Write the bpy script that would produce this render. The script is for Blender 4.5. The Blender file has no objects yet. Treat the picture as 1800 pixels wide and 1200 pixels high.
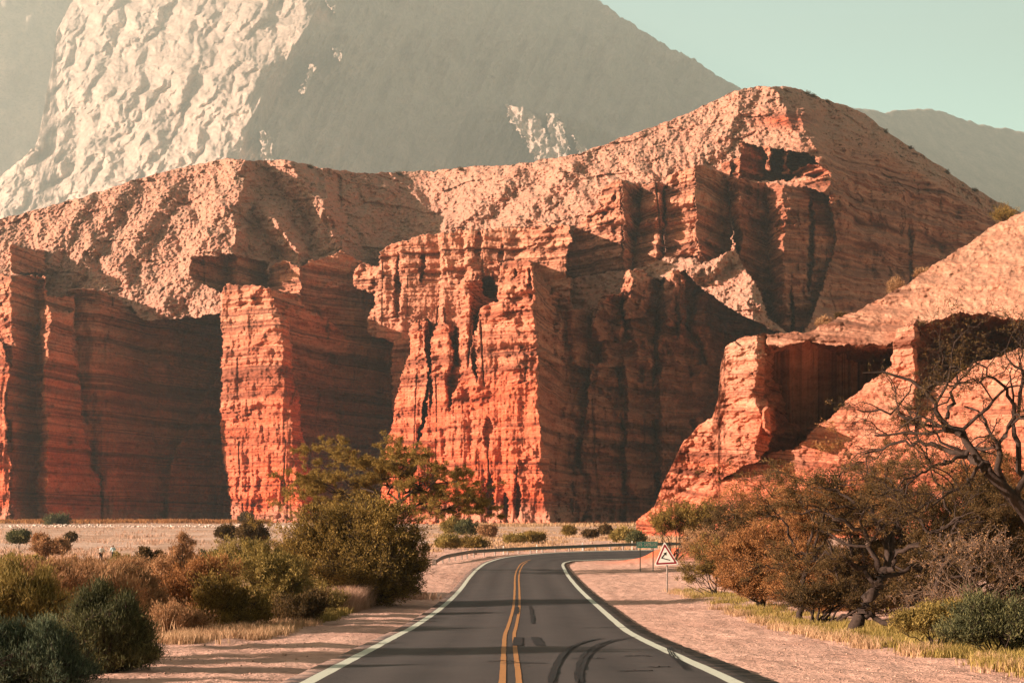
import bpy, bmesh, math, random
import numpy as np
from mathutils import Vector

# ------------------------------------------------------------------ camera, sky, sun
sc = bpy.context.scene
C = sc.collection
ZC, F, CX, HY = 4.45, 2500.0, 900.0, 900.0        # eye height, focal length in photo pixels, optical axis, horizon row
cam_d = bpy.data.cameras.new("camera"); cam = bpy.data.objects.new("camera", cam_d); C.objects.link(cam)
cam.location = (0, 0, ZC); cam.rotation_euler = (math.radians(90), 0, 0)
cam_d.sensor_width = 36; cam_d.lens = F / 1800 * 36; cam_d.shift_y = (HY - 600) / 1800
cam_d.clip_start = 0.5; cam_d.clip_end = 40000
sc.camera = cam

SUN_AZ, SUN_EL = math.radians(17), math.radians(16.5)     # travel direction: to the right, a little away from us, down
L = Vector((math.cos(SUN_AZ) * math.cos(SUN_EL), math.sin(SUN_AZ) * math.cos(SUN_EL), -math.sin(SUN_EL)))
sd = bpy.data.lights.new("sun", 'SUN'); sd.energy = 5.0; sd.angle = math.radians(0.5); sd.color = (1.0, 0.775, 0.625)
sun = bpy.data.objects.new("sun", sd); C.objects.link(sun)
sun.rotation_euler = L.to_track_quat('-Z', 'Y').to_euler()
w = bpy.data.worlds.new("World"); sc.world = w; w.use_nodes = True
nt = w.node_tree; bg = nt.nodes['Background']
sky = nt.nodes.new('ShaderNodeTexSky'); sky.sky_type = 'NISHITA'; sky.sun_disc = False
sky.sun_elevation = SUN_EL; sky.sun_rotation = math.atan2(-L.x, -L.y); sky.air_density = 1.0; sky.dust_density = 0.8; sky.ozone_density = 1.0
tint = nt.nodes.new('ShaderNodeMix'); tint.data_type = 'RGBA'; tint.blend_type = 'MULTIPLY'; tint.inputs[0].default_value = 1.0
tint.inputs[7].default_value = (1.22, 1.36, 1.02, 1)
nt.links.new(sky.outputs[0], tint.inputs[6]); bg.inputs[1].default_value = 0.1
tcw = nt.nodes.new('ShaderNodeTexCoord'); sep = nt.nodes.new('ShaderNodeSeparateXYZ'); nt.links.new(tcw.outputs['Generated'], sep.inputs[0])
zr = nt.nodes.new('ShaderNodeValToRGB'); e_ = zr.color_ramp.elements; e_[0].position = 0.0; e_[0].color = (.7, .66, .6, 1); e_[1].position = 0.8; e_[1].color = (.10, .10, .11, 1)
for p_, c_ in ((0.12, (1.3, 1.25, 1.1)), (0.2, (1.65, 1.5, 1.25)), (0.36, (1.30, 1.25, 1.08)), (0.5, (.34, .35, .36))): e2 = e_.new(p_); e2.color = (*c_, 1)
grd = nt.nodes.new('ShaderNodeMix'); grd.data_type = 'RGBA'; grd.blend_type = 'MULTIPLY'; grd.inputs[0].default_value = 1.0
nt.links.new(sep.outputs[2], zr.inputs[0]); nt.links.new(tint.outputs[2], grd.inputs[6]); nt.links.new(zr.outputs[0], grd.inputs[7]); yr = nt.nodes.new('ShaderNodeValToRGB'); f_ = yr.color_ramp.elements; f_[0].position = 0.72; f_[0].color = (.58, .43, .385, 1); f_[1].position = 0.935; f_[1].color = (1, 1, 1, 1)
grd2 = nt.nodes.new('ShaderNodeMix'); grd2.data_type = 'RGBA'; grd2.blend_type = 'MULTIPLY'; grd2.inputs[0].default_value = 1.0
nt.links.new(sep.outputs[1], yr.inputs[0]); nt.links.new(grd.outputs[2], grd2.inputs[6]); nt.links.new(yr.outputs[0], grd2.inputs[7]); nt.links.new(grd2.outputs[2], bg.inputs[0])
sc.view_settings.view_transform = 'Standard'; sc.view_settings.look = 'None'; sc.view_settings.gamma = 1.0
sc.view_settings.exposure = 1.52
sc.cycles.volume_bounces = 0; sc.cycles.max_bounces = 5; sc.cycles.diffuse_bounces = 3; sc.cycles.transparent_max_bounces = 8
sc.cycles.use_denoising = True

HAZE = 7.6e-5
# ------------------------------------------------------------------ noise
def _hash(ix, iy, seed):
    h = (ix.astype(np.int64) * 374761393 + iy.astype(np.int64) * 668265263 + seed * 1442695041) & 0xffffffff
    h = ((h ^ (h >> 13)) * 1274126177) & 0xffffffff
    return ((h ^ (h >> 16)) & 0xffff) / 65536.0
def pn(x, y, seed=0):
    x = np.asarray(x, float); y = np.asarray(y, float); x, y = np.broadcast_arrays(x, y)
    xi = np.floor(x); yi = np.floor(y); fx = x - xi; fy = y - yi
    u = fx * fx * fx * (fx * (fx * 6 - 15) + 10); v = fy * fy * fy * (fy * (fy * 6 - 15) + 10)
    def g(dx, dy):
        a = _hash(xi + dx, yi + dy, seed) * 6.2831853
        return np.cos(a) * (fx - dx) + np.sin(a) * (fy - dy)
    a = g(0, 0) * (1 - u) + g(1, 0) * u; b = g(0, 1) * (1 - u) + g(1, 1) * u
    return (a * (1 - v) + b * v) * 1.5
def fbm(x, y, seed=0, o=4, gain=0.5):
    s = 0; a = 1.0
    for k in range(o):
        s = s + a * pn(x * 2 ** k + 7.3 * k, y * 2 ** k + 3.1 * k, seed + k); a *= gain
    return s
def ridged(x, y, seed=0, o=4, gain=0.5):
    s = 0; a = 1.0
    for k in range(o):
        s = s + a * (1 - 2 * np.abs(pn(x * 2 ** k, y * 2 ** k, seed + k))); a *= gain
    return s
def worley(x, y, seed=0):
    x, y = np.broadcast_arrays(np.asarray(x, float), np.asarray(y, float)); xi = np.floor(x); yi = np.floor(y)
    f1 = np.full(x.shape, 9.0); f2 = np.full(x.shape, 9.0)
    for dx in (-1, 0, 1):
        for dy in (-1, 0, 1):
            cx = xi + dx; cy = yi + dy
            d = np.hypot(cx + _hash(cx, cy, seed) - x, cy + _hash(cx, cy, seed + 77) - y)
            f2 = np.minimum(f2, np.maximum(f1, d)); f1 = np.minimum(f1, d)
    return f1, f2
def creases(x, y, seed=0, o=2, gain=.5):
    s = 0; a = 1.0
    for k in range(o):
        f1, f2 = worley(x * 2.2 ** k, y * 2.2 ** k, seed + k); s = s + a * np.minimum(f2 - f1, .6); a *= gain
    return s
def crags(x, y, seed=0, o=3, gain=.5):
    s = 0; a = 1.0
    for k in range(o):
        f1, f2 = worley(x * 2.1 ** k, y * 2.1 ** k, seed + k); s = s + a * (0.8 - f1); a *= gain
    return s
def sstep(a, b, x): t = np.clip((x - a) / (b - a), 0, 1); return t * t * (3 - 2 * t)
def catmull(P, n):
    P = np.array(P, float); Q = np.vstack([2 * P[0] - P[1], P, 2 * P[-1] - P[-2]])
    t = np.linspace(0, len(P) - 1 - 1e-6, n); i = t.astype(int); f = (t - i)[:, None]
    a, b, c, d = Q[i], Q[i + 1], Q[i + 2], Q[i + 3]
    return 0.5 * (2 * b + (c - a) * f + (2 * a - 5 * b + 4 * c - d) * f ** 2 + (3 * b - a - 3 * c + d) * f ** 3)
def inpoly(X, Y, poly):
    r = np.zeros(X.shape, bool); n = len(poly); j = n - 1
    for i in range(n):
        xi, yi = poly[i]; xj, yj = poly[j]
        if yi != yj:
            r ^= ((yi > Y) != (yj > Y)) & (X < (xj - xi) * (Y - yi) / (yj - yi) + xi)
        j = i
    return r
def pl(pts, x):
    a = np.array(pts, float); return np.interp(x, a[:, 0], a[:, 1])

# ------------------------------------------------------------------ mesh and object helpers
def mesh_np(name, V, Q, mats=(), attrs=None, tri=False, smooth=False):
    me = bpy.data.meshes.new(name); n = 3 if tri else 4
    V = np.ascontiguousarray(V, np.float32); Q = np.ascontiguousarray(Q, np.int32)
    me.vertices.add(len(V)); me.vertices.foreach_set('co', V.ravel())
    me.loops.add(Q.size); me.loops.foreach_set('vertex_index', Q.ravel())
    me.polygons.add(len(Q)); me.polygons.foreach_set('loop_start', np.arange(0, Q.size, n, dtype=np.int32))
    try: me.polygons.foreach_set('loop_total', np.full(len(Q), n, np.int32))
    except Exception: pass
    if smooth: me.polygons.foreach_set('use_smooth', np.ones(len(Q), bool))
    for m in mats: me.materials.append(m)
    me.update(calc_edges=True)
    for k, a in (attrs or {}).items():
        at = me.attributes.new(k, 'FLOAT', 'POINT'); at.data.foreach_set('value', np.ascontiguousarray(a, np.float32).ravel())
    return me
def tag(o, label=None, cat=None, group=None, kind=None):
    if label: o['label'] = label
    if cat: o['category'] = cat
    if group: o['group'] = group
    if kind: o['kind'] = kind
    return o
def link(name, me, parent=None):
    o = bpy.data.objects.new(name, me); C.objects.link(o)
    if parent: o.parent = parent
    return o
def empty(name, loc, rz=0):
    o = bpy.data.objects.new(name, None); C.objects.link(o); o.location = loc; o.rotation_euler.z = rz; o.empty_display_size = 0.3
    return o
def gridfaces(nr, nc):
    i = np.arange(nr - 1)[:, None] * nc + np.arange(nc - 1)[None, :]
    return np.stack([i, i + 1, i + nc + 1, i + nc], -1).reshape(-1, 4)

# ------------------------------------------------------------------ materials
def mat(name, rough=0.9):
    m = bpy.data.materials.new(name); m.use_nodes = True; b = m.node_tree.nodes['Principled BSDF']
    b.inputs['Roughness'].default_value = rough; b.inputs['Specular IOR Level'].default_value = 0.2
    return m, m.node_tree, b
def N(t, kind, **kw):
    n = t.nodes.new(kind)
    for k, v in kw.items():
        if k.startswith('i_'):
            kk = k[2:]; n.inputs[int(kk) if kk.isdigit() else kk].default_value = v
        else: setattr(n, k, v)
    return n
def ramp(t, src, stops, interp='LINEAR'):
    r = t.nodes.new('ShaderNodeValToRGB'); r.color_ramp.interpolation = interp; e = r.color_ramp.elements
    while len(e) < len(stops): e.new(0.5)
    for k, (p, c) in enumerate(stops):
        e[k].position = p; e[k].color = (*c, 1) if len(c) == 3 else c
    t.links.new(src, r.inputs[0]); return r.outputs[0]
def mix(t, f, a, b, mode='MIX'):
    n = t.nodes.new('ShaderNodeMix'); n.data_type = 'RGBA'; n.blend_type = mode
    for sock, v in ((n.inputs[0], f), (n.inputs[6], a), (n.inputs[7], b)):
        if isinstance(v, bpy.types.NodeSocket): t.links.new(v, sock)
        elif isinstance(v, (int, float)): sock.default_value = v
        else: sock.default_value = (*v, 1)
    return n.outputs[2]
def math_(t, op, a, b=0.0, c=None):
    n = t.nodes.new('ShaderNodeMath'); n.operation = op
    for s, v in zip(n.inputs, (a, b, c)):
        if v is None: continue
        if isinstance(v, bpy.types.NodeSocket): t.links.new(v, s)
        else: s.default_value = v
    return n.outputs[0]
def noise(t, vec, scale, detail=4, rough=0.55, sc3=None):
    if sc3:
        mp = N(t, 'ShaderNodeMapping'); mp.inputs['Scale'].default_value = sc3; t.links.new(vec, mp.inputs[0]); vec = mp.outputs[0]
    n = N(t, 'ShaderNodeTexNoise'); n.inputs['Scale'].default_value = scale; n.inputs['Detail'].default_value = detail; n.inputs['Roughness'].default_value = rough
    t.links.new(vec, n.inputs['Vector']); return n.outputs[0]
def attr(t, name): n = N(t, 'ShaderNodeAttribute', attribute_name=name); return n.outputs['Fac']
def bump(t, b, h, dist, strength=1.0):
    n = N(t, 'ShaderNodeBump'); n.inputs['Distance'].default_value = dist; n.inputs['Strength'].default_value = strength
    t.links.new(h, n.inputs['Height']); t.links.new(n.outputs[0], b.inputs['Normal'])
def geo(t): return N(t, 'ShaderNodeNewGeometry').outputs['Position']
def plain(name, col, rough=0.7, metal=0.0, var=0.25, scale=8):
    m, t, b = mat(name, rough); b.inputs['Metallic'].default_value = metal
    tc = N(t, 'ShaderNodeTexCoord').outputs['Object']; n = noise(t, tc, scale, 4)
    dark = tuple(c * (1 - var) for c in col); lite = tuple(min(1, c * (1 + var)) for c in col)
    t.links.new(ramp(t, n, [(0.3, dark), (0.7, lite)]), b.inputs['Base Color']); return m

def rock_mat(name, low, high, talus, s, dust=(0.42, 0.30, 0.22), scrub=(0.24, 0.17, 0.11)):
    """s = metres per detail unit"""
    m, t, b = mat(name, 0.95); P = geo(t)
    wall = attr(t, 'wall'); low_a = attr(t, 'low'); sp = N(t, 'ShaderNodeSeparateXYZ'); t.links.new(P, sp.inputs[0])
    cb = N(t, 'ShaderNodeCombineXYZ'); t.links.new(math_(t, 'MULTIPLY', sp.outputs[0], .012), cb.inputs[0]); t.links.new(math_(t, 'MULTIPLY', sp.outputs[1], .006), cb.inputs[1]); t.links.new(attr(t, 'zs'), cb.inputs[2]); ZS = cb.outputs[0]
    bed = noise(t, ZS, .22 / s, 3, .6); thin = noise(t, ZS, .9 / s, 4, .65)
    beds = mix(t, 1.0, ramp(t, bed, [(.40, (.42, .38, .38)), (.47, (1, 1, 1)), (.60, (1, 1, 1)), (.66, (1.22, 1.25, 1.28))]), ramp(t, thin, [(.38, (.40, .36, .36)), (.45, (1, 1, 1))]), 'MULTIPLY')
    n1 = noise(t, P, 0.10 / s, 5); n2 = noise(t, P, 0.6 / s, 6, 0.65)
    band = noise(t, P, 1.0, 6, 0.68, (0.035 / s, 0.035 / s, 0.24 / s)); streak = noise(t, P, 1.0, 4, 0.6, (0.7 / s, 0.7 / s, 0.09 / s))
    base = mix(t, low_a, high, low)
    dk = mix(t, 1.0, base, (0.52, 0.40, 0.37), 'MULTIPLY'); lt = mix(t, 0.25, base, (0.70, 0.40, 0.28))
    big = noise(t, P, 0.045 / s, 4, .6); base = mix(t, ramp(t, big, [(.4, (0, 0, 0)), (.62, (.5, .5, .5))]), base, mix(t, 1.0, base, (.72, .62, .6), 'MULTIPLY'))
    c = mix(t, ramp(t, band, [(0.36, (0, 0, 0)), (0.5, (.5, .5, .5)), (0.62, (1, 1, 1))]), dk, lt)
    c = mix(t, ramp(t, streak, [(0.40, (.75, .75, .75)), (0.62, (0, 0, 0))]), c, base)
    tal = mix(t, ramp(t, n1, [(0.35, (0, 0, 0)), (0.7, (1, 1, 1))]), talus, dust)
    speck = ramp(t, n2, [(0.30, (0.55, 0.5, 0.46)), (0.5, (1, 1, 1)), (0.75, (1.15, 1.15, 1.12))])
    tal = mix(t, ramp(t, noise(t, P, 0.45 / s, 5, .7), [(.52, (0, 0, 0)), (.62, (.75, .75, .75))]), tal, scrub)
    c = mix(t, .85, c, beds, 'MULTIPLY')
    c = mix(t, attr(t, 'dk'), c, mix(t, ramp(t, band, [(.38, (0, 0, 0)), (.6, (1, 1, 1))]), (.30, .085, .045), (.56, .22, .13)))  # dk: shade of the turned-away cliffs painted in as darker rock colour
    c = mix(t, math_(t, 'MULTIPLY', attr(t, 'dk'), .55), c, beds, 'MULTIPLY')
    c = mix(t, wall, tal, c); c = mix(t, 0.9, c, speck, 'MULTIPLY')
    t.links.new(c, b.inputs['Base Color'])
    h = math_(t, 'ADD', math_(t, 'MULTIPLY', n2, 0.8), math_(t, 'MULTIPLY', noise(t, P, 2.2 / s, 5, 0.7), 0.6))
    h = math_(t, 'ADD', h, math_(t, 'MULTIPLY', math_(t, 'MULTIPLY', math_(t, 'ADD', band, thin), 1.4), wall))
    bump(t, b, h, 0.9 * s, 0.85)
    return m

# ------------------------------------------------------------------ relief landforms
def relief(name, x0, x1, nc, ytop, ybase, nr, fn, material, back=60.0, rough=3.0, seed=5):
    """a landform as a sheet of real depth: fn gives the distance for each direction, the crest is rolled over behind"""
    px = np.linspace(x0, x1, nc)
    yt = pl(ytop, px) + rough * fbm(px / 22, px * 0, seed, 5, 0.6)
    t = np.linspace(0, 1, nr)[:, None]
    PX = np.broadcast_to(px, (nr, nc)).copy(); PY = ybase + (yt - ybase)[None, :] * t
    D, at = fn(PX, PY)
    X = (PX - CX) / F * D; Z = ZC + (HY - PY) / F * D
    V = np.stack([X, D, Z], -1)
    rows = [V]
    for dd, dz in ((back * .12, -back * .03), (back * .5, -back * .25), (back * 1.5, -back * 1.2)):
        r = V[-1].copy(); r[:, 0] *= 1 + dd / r[:, 1]; r[:, 1] += dd; r[:, 2] += dz; rows.append(r[None])
    V = np.concatenate(rows, 0)
    at = {k: np.concatenate([np.broadcast_to(a, (nr, nc))] + [np.broadcast_to(a, (nr, nc))[-1:]] * 3, 0) for k, a in at.items()}
    me = mesh_np(name, V.reshape(-1, 3), gridfaces(nr + 3, nc), [material], at)
    o = link(name, me); o['kind'] = 'structure'
    return o
def talusD(px_D0, v, z0, k): return (k * px_D0 - (z0 - ZC)) / (k - v)
# ------------------------------------------------------------------ far mountains
m_mtn = rock_mat("pale_mountain_rock", (0.6, 0.46, 0.39), (0.66, 0.51, 0.44), (0.70, 0.54, 0.46), 14.0, (0.40, 0.32, 0.27), (.42, .34, .29))
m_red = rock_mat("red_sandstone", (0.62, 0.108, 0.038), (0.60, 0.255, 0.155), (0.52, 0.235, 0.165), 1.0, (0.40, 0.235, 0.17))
m_near = rock_mat("near_red_sandstone", (0.56, 0.15, 0.075), (0.50, 0.25, 0.165), (0.52, 0.235, 0.15), 0.4, (0.44, 0.25, 0.17))

def far_right(PX, PY):
    D0 = 8800 + (PX - 1500) * 5.0
    D = talusD(D0, (HY - PY) / F, 300, 0.8)
    D = D + 80 * fbm(PX / 90, PY / 120, 91, 4) + 8 * fbm(PX / 9, PY / 12, 92, 3)
    return D, {'wall': 0 * D, 'low': 0 * D}
relief("distant_mountain", 1380, 2150, 260, [(1380, 170), (1480, 185), (1505, 190), (1560, 197), (1600, 192), (1640, 192), (1680, 205), (1720, 218), (1760, 225), (1800, 232), (1900, 262), (2150, 350)],
       640, 120, far_right, m_mtn, 300, 3, 11)
def far_left(PX, PY):
    D0 = 9500 + (PX + 100) * 2.0
    D = talusD(D0, (HY - PY) / F, 300, 2.0)
    D = D + 120 * fbm(PX / 70, PY / 90, 71, 4) + 6 * fbm(PX / 9, PY / 12, 72, 3)
    return D, {'wall': 0 * D, 'low': 0 * D}
relief("distant_mountain", -420, 330, 200, [(-420, 20), (-200, -10), (0, -40), (330, -40)], 640, 160, far_left, m_mtn, 300, 3, 12)

def mountain(PX, PY):
    v = (HY - PY) / F
    # crest between the sunlit west flank and the shaded east flank
    xc = pl([(-300, 620), (0, 545), (60, 530), (140, 450), (200, 438), (290, 420), (500, 380)], PY) + 9 * fbm(PX / 30, PY / 30, 31, 4)
    dx = PX - xc
    D0 = 2080 + np.where(dx < 0, -dx * 0.65, dx * 1.3)
    k = 0.9
    D = talusD(D0, v, 330, k)
    lit = sstep(25, -25, dx)
    ux = PX + 26 * fbm(PX / 110, PY / 110, 131, 4); uy = PY + 26 * fbm(PX / 100, PY / 100, 132, 4)
    q = (ux * 0.86 + uy * 0.5); r = (uy * 0.86 - ux * 0.5)          # ribs fall to the lower left
    ux = PX + 8 * fbm(PX / 40, PY / 40, 135, 4); uy = PY + 8 * fbm(PX / 40, PY / 40, 136, 4)
    q = (ux * 0.86 + uy * 0.5); r = (uy * 0.86 - ux * 0.5)
    crag = 70 * crags(q / 90, r / 210, 33, 1) + 75 * creases(q / 52, r / 130, 41, 2, .5) + 34 * crags((q + .3 * r) / 24, r / 44, 37, 3, .5) + 40 * fbm(ux / 80, uy / 80, 134, 6, 0.5)
    D = D - crag * .62 * (lit * 1.0 + 0.05)
    D = D - (1 - lit) * (80 * fbm((PX + PY * .5) / 70, (PY - PX * .5) / 300, 36, 5, .55) + 16 * ridged((PX + PY * .5) / 40, (PY - PX * .5) / 200, 39, 3))
    # three sunlit rock ribs standing out of the shaded flank
    # sunlit rock spurs that reach out of the shade of the crest
    jx = PX + 5 * fbm(PX / 9, PY / 9, 37, 4, .6); jy = PY + 5 * fbm(PX / 9, PY / 9, 38, 4, .6)
    for poly in ([(890,182),(925,190),(950,212),(968,250),(985,290),(945,290),(925,250),(897,215)], [(960,198),(985,203),(998,240),(1002,290),(976,290),(965,240)], [(1005,233),(1030,262),(1028,282),(1012,262)],
                 [(585,82),(604,92),(600,108),(588,104)], [(545,110),(560,118),(535,170),(525,165),(540,140)], [(455,228),(478,236),(482,290),(464,290)], [(572,2),(592,14),(590,28)]):
        m = inpoly(jx, jy, poly); D = np.where(m, talusD(2060 + .10 * dx, v, 330, k) - 30 * crags(PX / 16, PY / 22, 40, 3, .5), D)
    return D * 3.0, {'wall': 0 * D + 0.25, 'low': 0 * D}
relief("mountain", -260, 1900, 1600, [(-260, 520), (-100, 430), (0, 312), (30, 285), (60, 262), (68, 240), (74, 205), (79, 178), (84, 150), (92, 112), (99, 60), (112, 30), (130, 0), (170, -30), (500, -60), (900, -50), (1050, 0), (1080, 20), (1110, 42),
       (1180, 85), (1220, 105), (1250, 125), (1300, 155), (1350, 185), (1500, 260), (1900, 420)], 640, 640, mountain, m_mtn, 300, 4, 13)

# ------------------------------------------------------------------ the red castles
HILL = [(-330, 470), (-50, 402), (0, 385), (50, 372), (150, 345), (250, 312), (330, 292), (400, 278), (440, 283), (500, 280), (540, 290), (600, 300), (650, 305), (680, 303), (760, 300), (840, 292), (900, 290),
        (960, 280), (1010, 272), (1060, 255), (1100, 240), (1150, 222), (1200, 203), (1250, 180), (1290, 160), (1330, 152), (1380, 152), (1410, 158), (1450, 175), (1490, 187), (1520, 200), (1560, 232),
        (1600, 258), (1650, 290), (1700, 325), (1750, 352), (1800, 375), (2000, 470)]
# wall pieces from back to front: outline in the view, plan (direction, distance), batter in metres per row
REG = [
 # band of cliffs under the left hill
 ([(335,452),(400,447),(470,462),(474,540),(430,528),(335,490)], [(335,768),(402,798),(410,788),(418,784),(474,820)], .03),
 ([(472,470),(500,455),(530,470),(532,520),(505,520),(474,510)], [(472,795),(528,772),(533,780)], .03),
 ([(528,465),(600,440),(665,470),(665,610),(560,600),(528,540)], [(528,780),(600,800),(670,815)], .05),
 ([(20,432),(75,440),(80,480),(20,478)], [(20,750),(80,795)], .05),
 # middle lit band
 ([(668,440),(690,430),(735,415),(800,405),(880,400),(1000,395),(1012,470),(1000,540),(960,560),(900,600),(700,640),(696,605),(650,588),(645,560),(658,540),(662,520),(620,500),(622,470),(640,460),(665,468)],
   [(618,752),(660,742),(664,728),(700,724),(704,716),(770,716),(776,706),(812,707),(818,700),(900,700),(1012,680)], .06),
 ([(575,565),(620,600),(700,602),(715,640),(720,930),(570,930)], [(570,755),(585,768),(640,790),(720,820)], .02),
 ([(690,600),(1010,540),(1010,930),(690,930)], [(690,715),(1010,672)], .05),
 # dark wall right of the centre
 ([(945,520),(985,512),(1008,540),(1042,546),(1058,520),(1092,516),(1104,478),(1136,480),(1160,492),(1180,478),(1204,480),(1225,500),(1250,520),(1290,545),(1400,600),(1400,940),(945,940)],
   [(945,640),(985,665),(990,660),(1000,658),(1040,688),(1048,676),(1058,674),(1086,692),(1092,704),(1100,694),(1112,690),(1146,712),(1152,722),(1160,704),(1170,700),(1204,720),(1212,732),(1220,716),(1232,712),(1290,750),(1298,740),(1400,800)], .05),
 ([(1040,640),(1080,630),(1090,700),(1092,930),(1030,930),(1020,800)], [(1015,668),(1030,660),(1092,690)], .05),
 ([(1098,600),(1140,590),(1150,700),(1152,930),(1100,930)], [(1098,684),(1106,678),(1152,706)], .05),
 ([(1160,590),(1200,590),(1215,680),(1220,930),(1160,930)], [(1158,694),(1168,688),(1222,716)], .05),
 ([(975,800),(1000,790),(1030,850),(1035,890),(1010,930),(970,930)], [(970,640),(1035,668)], .05),
 ([(1096,482),(1104,472),(1134,474),(1140,500),(1138,560),(1098,560)], [(1094,668),(1104,658),(1140,690)], .05),
 ([(1168,486),(1180,474),(1204,476),(1208,520),(1206,580),(1168,570)], [(1164,692),(1178,676),(1208,708)], .05),
 ([(1044,560),(1050,536),(1066,522),(1092,520),(1094,600),(1040,600)], [(1036,664),(1050,652),(1096,690)], .05),
 # upper cliffs
 ([(1010,402),(1050,362),(1058,332),(1085,315),(1100,318),(1097,400),(1100,474),(1060,480),(995,492),(997,440)], [(995,792),(1040,776),(1046,768),(1088,752),(1093,752),(1100,765)], .05),
 ([(1094,322),(1131,322),(1131,440),(1118,472),(1096,474)], [(1094,756),(1131,812)], .02),
 ([(1128,326),(1148,318),(1165,322),(1168,455),(1112,474),(1122,400)], [(1112,775),(1126,764),(1150,750),(1158,752),(1170,772)], .05),
 ([(1170,332),(1172,312),(1200,297),(1221,293),(1222,350),(1226,455),(1168,452)], [(1166,762),(1221,742),(1227,750)], .05),
 ([(1221,290),(1280,302),(1286,440),(1230,462),(1225,456)], [(1221,744),(1286,790)], .02),
 ([(1280,312),(1330,318),(1420,330),(1456,345),(1470,420),(1440,520),(1405,600),(1350,560),(1330,500),(1290,440)], [(1280,788),(1286,776),(1299,756),(1350,790),(1356,772),(1378,748),(1384,752),(1425,772),(1430,782),(1470,800)], .03),
 ([(1300,315),(1300,250),(1345,258),(1430,274),(1440,292),(1400,308),(1390,318)], [(1300,850),(1440,905)], .02),
 ([(1268,284),(1280,282),(1283,312),(1270,312)], [(1266,812),(1283,800)], .02),
 ([(1286,280),(1300,282),(1298,316),(1288,316)], [(1284,806),(1300,796)], .02),
 ([(1343,256),(1358,258),(1356,270),(1353,280),(1356,300),(1345,300),(1350,280)], [(1340,828),(1358,812)], .02),
 ([(1372,262),(1386,266),(1380,282),(1390,304),(1374,305),(1376,285)], [(1370,828),(1388,814)], .02),
 ([(1392,300),(1425,290),(1455,298),(1456,312),(1400,312)], [(1390,830),(1425,812),(1456,808)], .02),
 # left castles
 ([(228,560),(290,562),(395,552),(400,930),(225,930)], [(225,759),(300,779),(400,827)], .05),
 ([(405,560),(388,600),(384,650),(350,722),(312,790),(297,830),(294,940),(420,940)], [(290,763),(302,752),(415,812)], .05, -0.1),
 ([(118,508),(180,512),(232,538),(245,560),(258,620),(262,690),(270,770),(285,850),(288,940),(118,940)], [(118,728),(175,721),(200,724),(290,777)], .05, 0.12),
 ([(-330,520),(-20,484),(10,481),(78,487),(84,520),(128,520),(140,700),(178,840),(180,940),(-330,940)], [(-330,759),(-20,680),(16,662),(24,664),(66,691),(76,684),(180,735)], .04),
 ([(70,545),(80,540),(130,550),(128,600),(140,700),(157,800),(161,826),(175,836),(179,940),(62,940),(78,655),(72,600)], [(60,682),(74,673),(84,660),(178,715)], .04),
 ([(-330,590),(3,600),(16,650),(9,730),(12,790),(18,840),(20,940),(-330,940)], [(-330,759),(0,653),(20,649)], .04),
 ([(476,508),(520,516),(540,545),(576,560),(582,640),(592,740),(600,800),(604,940),(490,940)], [(470,684),(604,763)], .04, 0.1),
 ([(392,508),(399,501),(455,503),(478,506),(480,522),(487,542),(506,562),(515,640),(530,750),(545,830),(550,940),(410,940),(401,850),(389,800),(386,650),(389,560)], [(384,688),(398,674),(408,668),(440,661),(446,657),(500,642),(512,642),(552,672)], .06, 0.13),
 # centre castle
 ([(934,468),(962,500),(985,560),(995,640),(1010,720),(1012,940),(955,940),(940,700)], [(930,536),(1012,668)], .05, 0.05),
 ([(722,578),(735,562),(752,566),(757,600),(748,680),(740,720),(733,790),(720,850),(700,940),(668,940),(673,820),(690,740),(700,690),(716,640)], [(668,630),(676,616),(700,603),(748,588),(757,600)], .07, -0.06),
 ([(762,574),(774,565),(790,569),(794,600),(798,646),(822,650),(822,940),(724,940),(735,790),(748,720),(757,640)], [(724,598),(745,588),(785,576),(790,576),(797,588),(822,580)], .08),
 ([(808,497),(816,490),(845,494),(850,520),(872,532),(850,560),(835,660),(825,700),(790,700),(797,640),(801,600),(812,560)], [(790,598),(818,578),(824,578),(872,638)], .05),
 ([(876,463),(905,457),(938,462),(942,530),(944,575),(946,640),(948,700),(952,780),(964,790),(967,850),(969,940),(690,940),(720,850),(742,800),(770,760),(790,720),(800,690),(815,660),(827,640),(832,585),(840,580),(845,541),(875,530)],
   [(690,588),(730,576),(780,570),(786,562),(826,555),(832,548),(880,542),(886,538),(940,530),(948,529),(970,540)], .07, 0.05),
]
NICHE = [(859,512,15,26,30), (802,610,4,36,16), (753,600,6,40,16), (757,690,4,30,10), (835,610,5,60,14), (905,480,3,8,4), (700,520,6,40,8), (742,470,5,30,7), (930,500,4,30,5), (862,872,7,42,9), (857,760,9,30,5), (888,890,5,28,8), (912,880,6,36,9), (760,860,5,40,3), (730,880,4,30,4), (1125,660,6,16,8), (420,862,4,30,3), (470,760,12,20,2), (498,860,5,30,3),
         (1005,870,5,40,8), (1190,560,3,50,6), (1152,600,2.5,60,8), (1100,700,3,50,7), (340,880,10,24,3), (378,890,5,26,4), (1425,430,6,90,20),(1393,580,4,80,12),(1600,450,3,60,8), (1393,560,3,60,8), (1080,350,4,6,6), (840,430,8,30,5), (780,480,7,30,4), (880,450,6,20,5), (705,480,5,40,5)]
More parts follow.
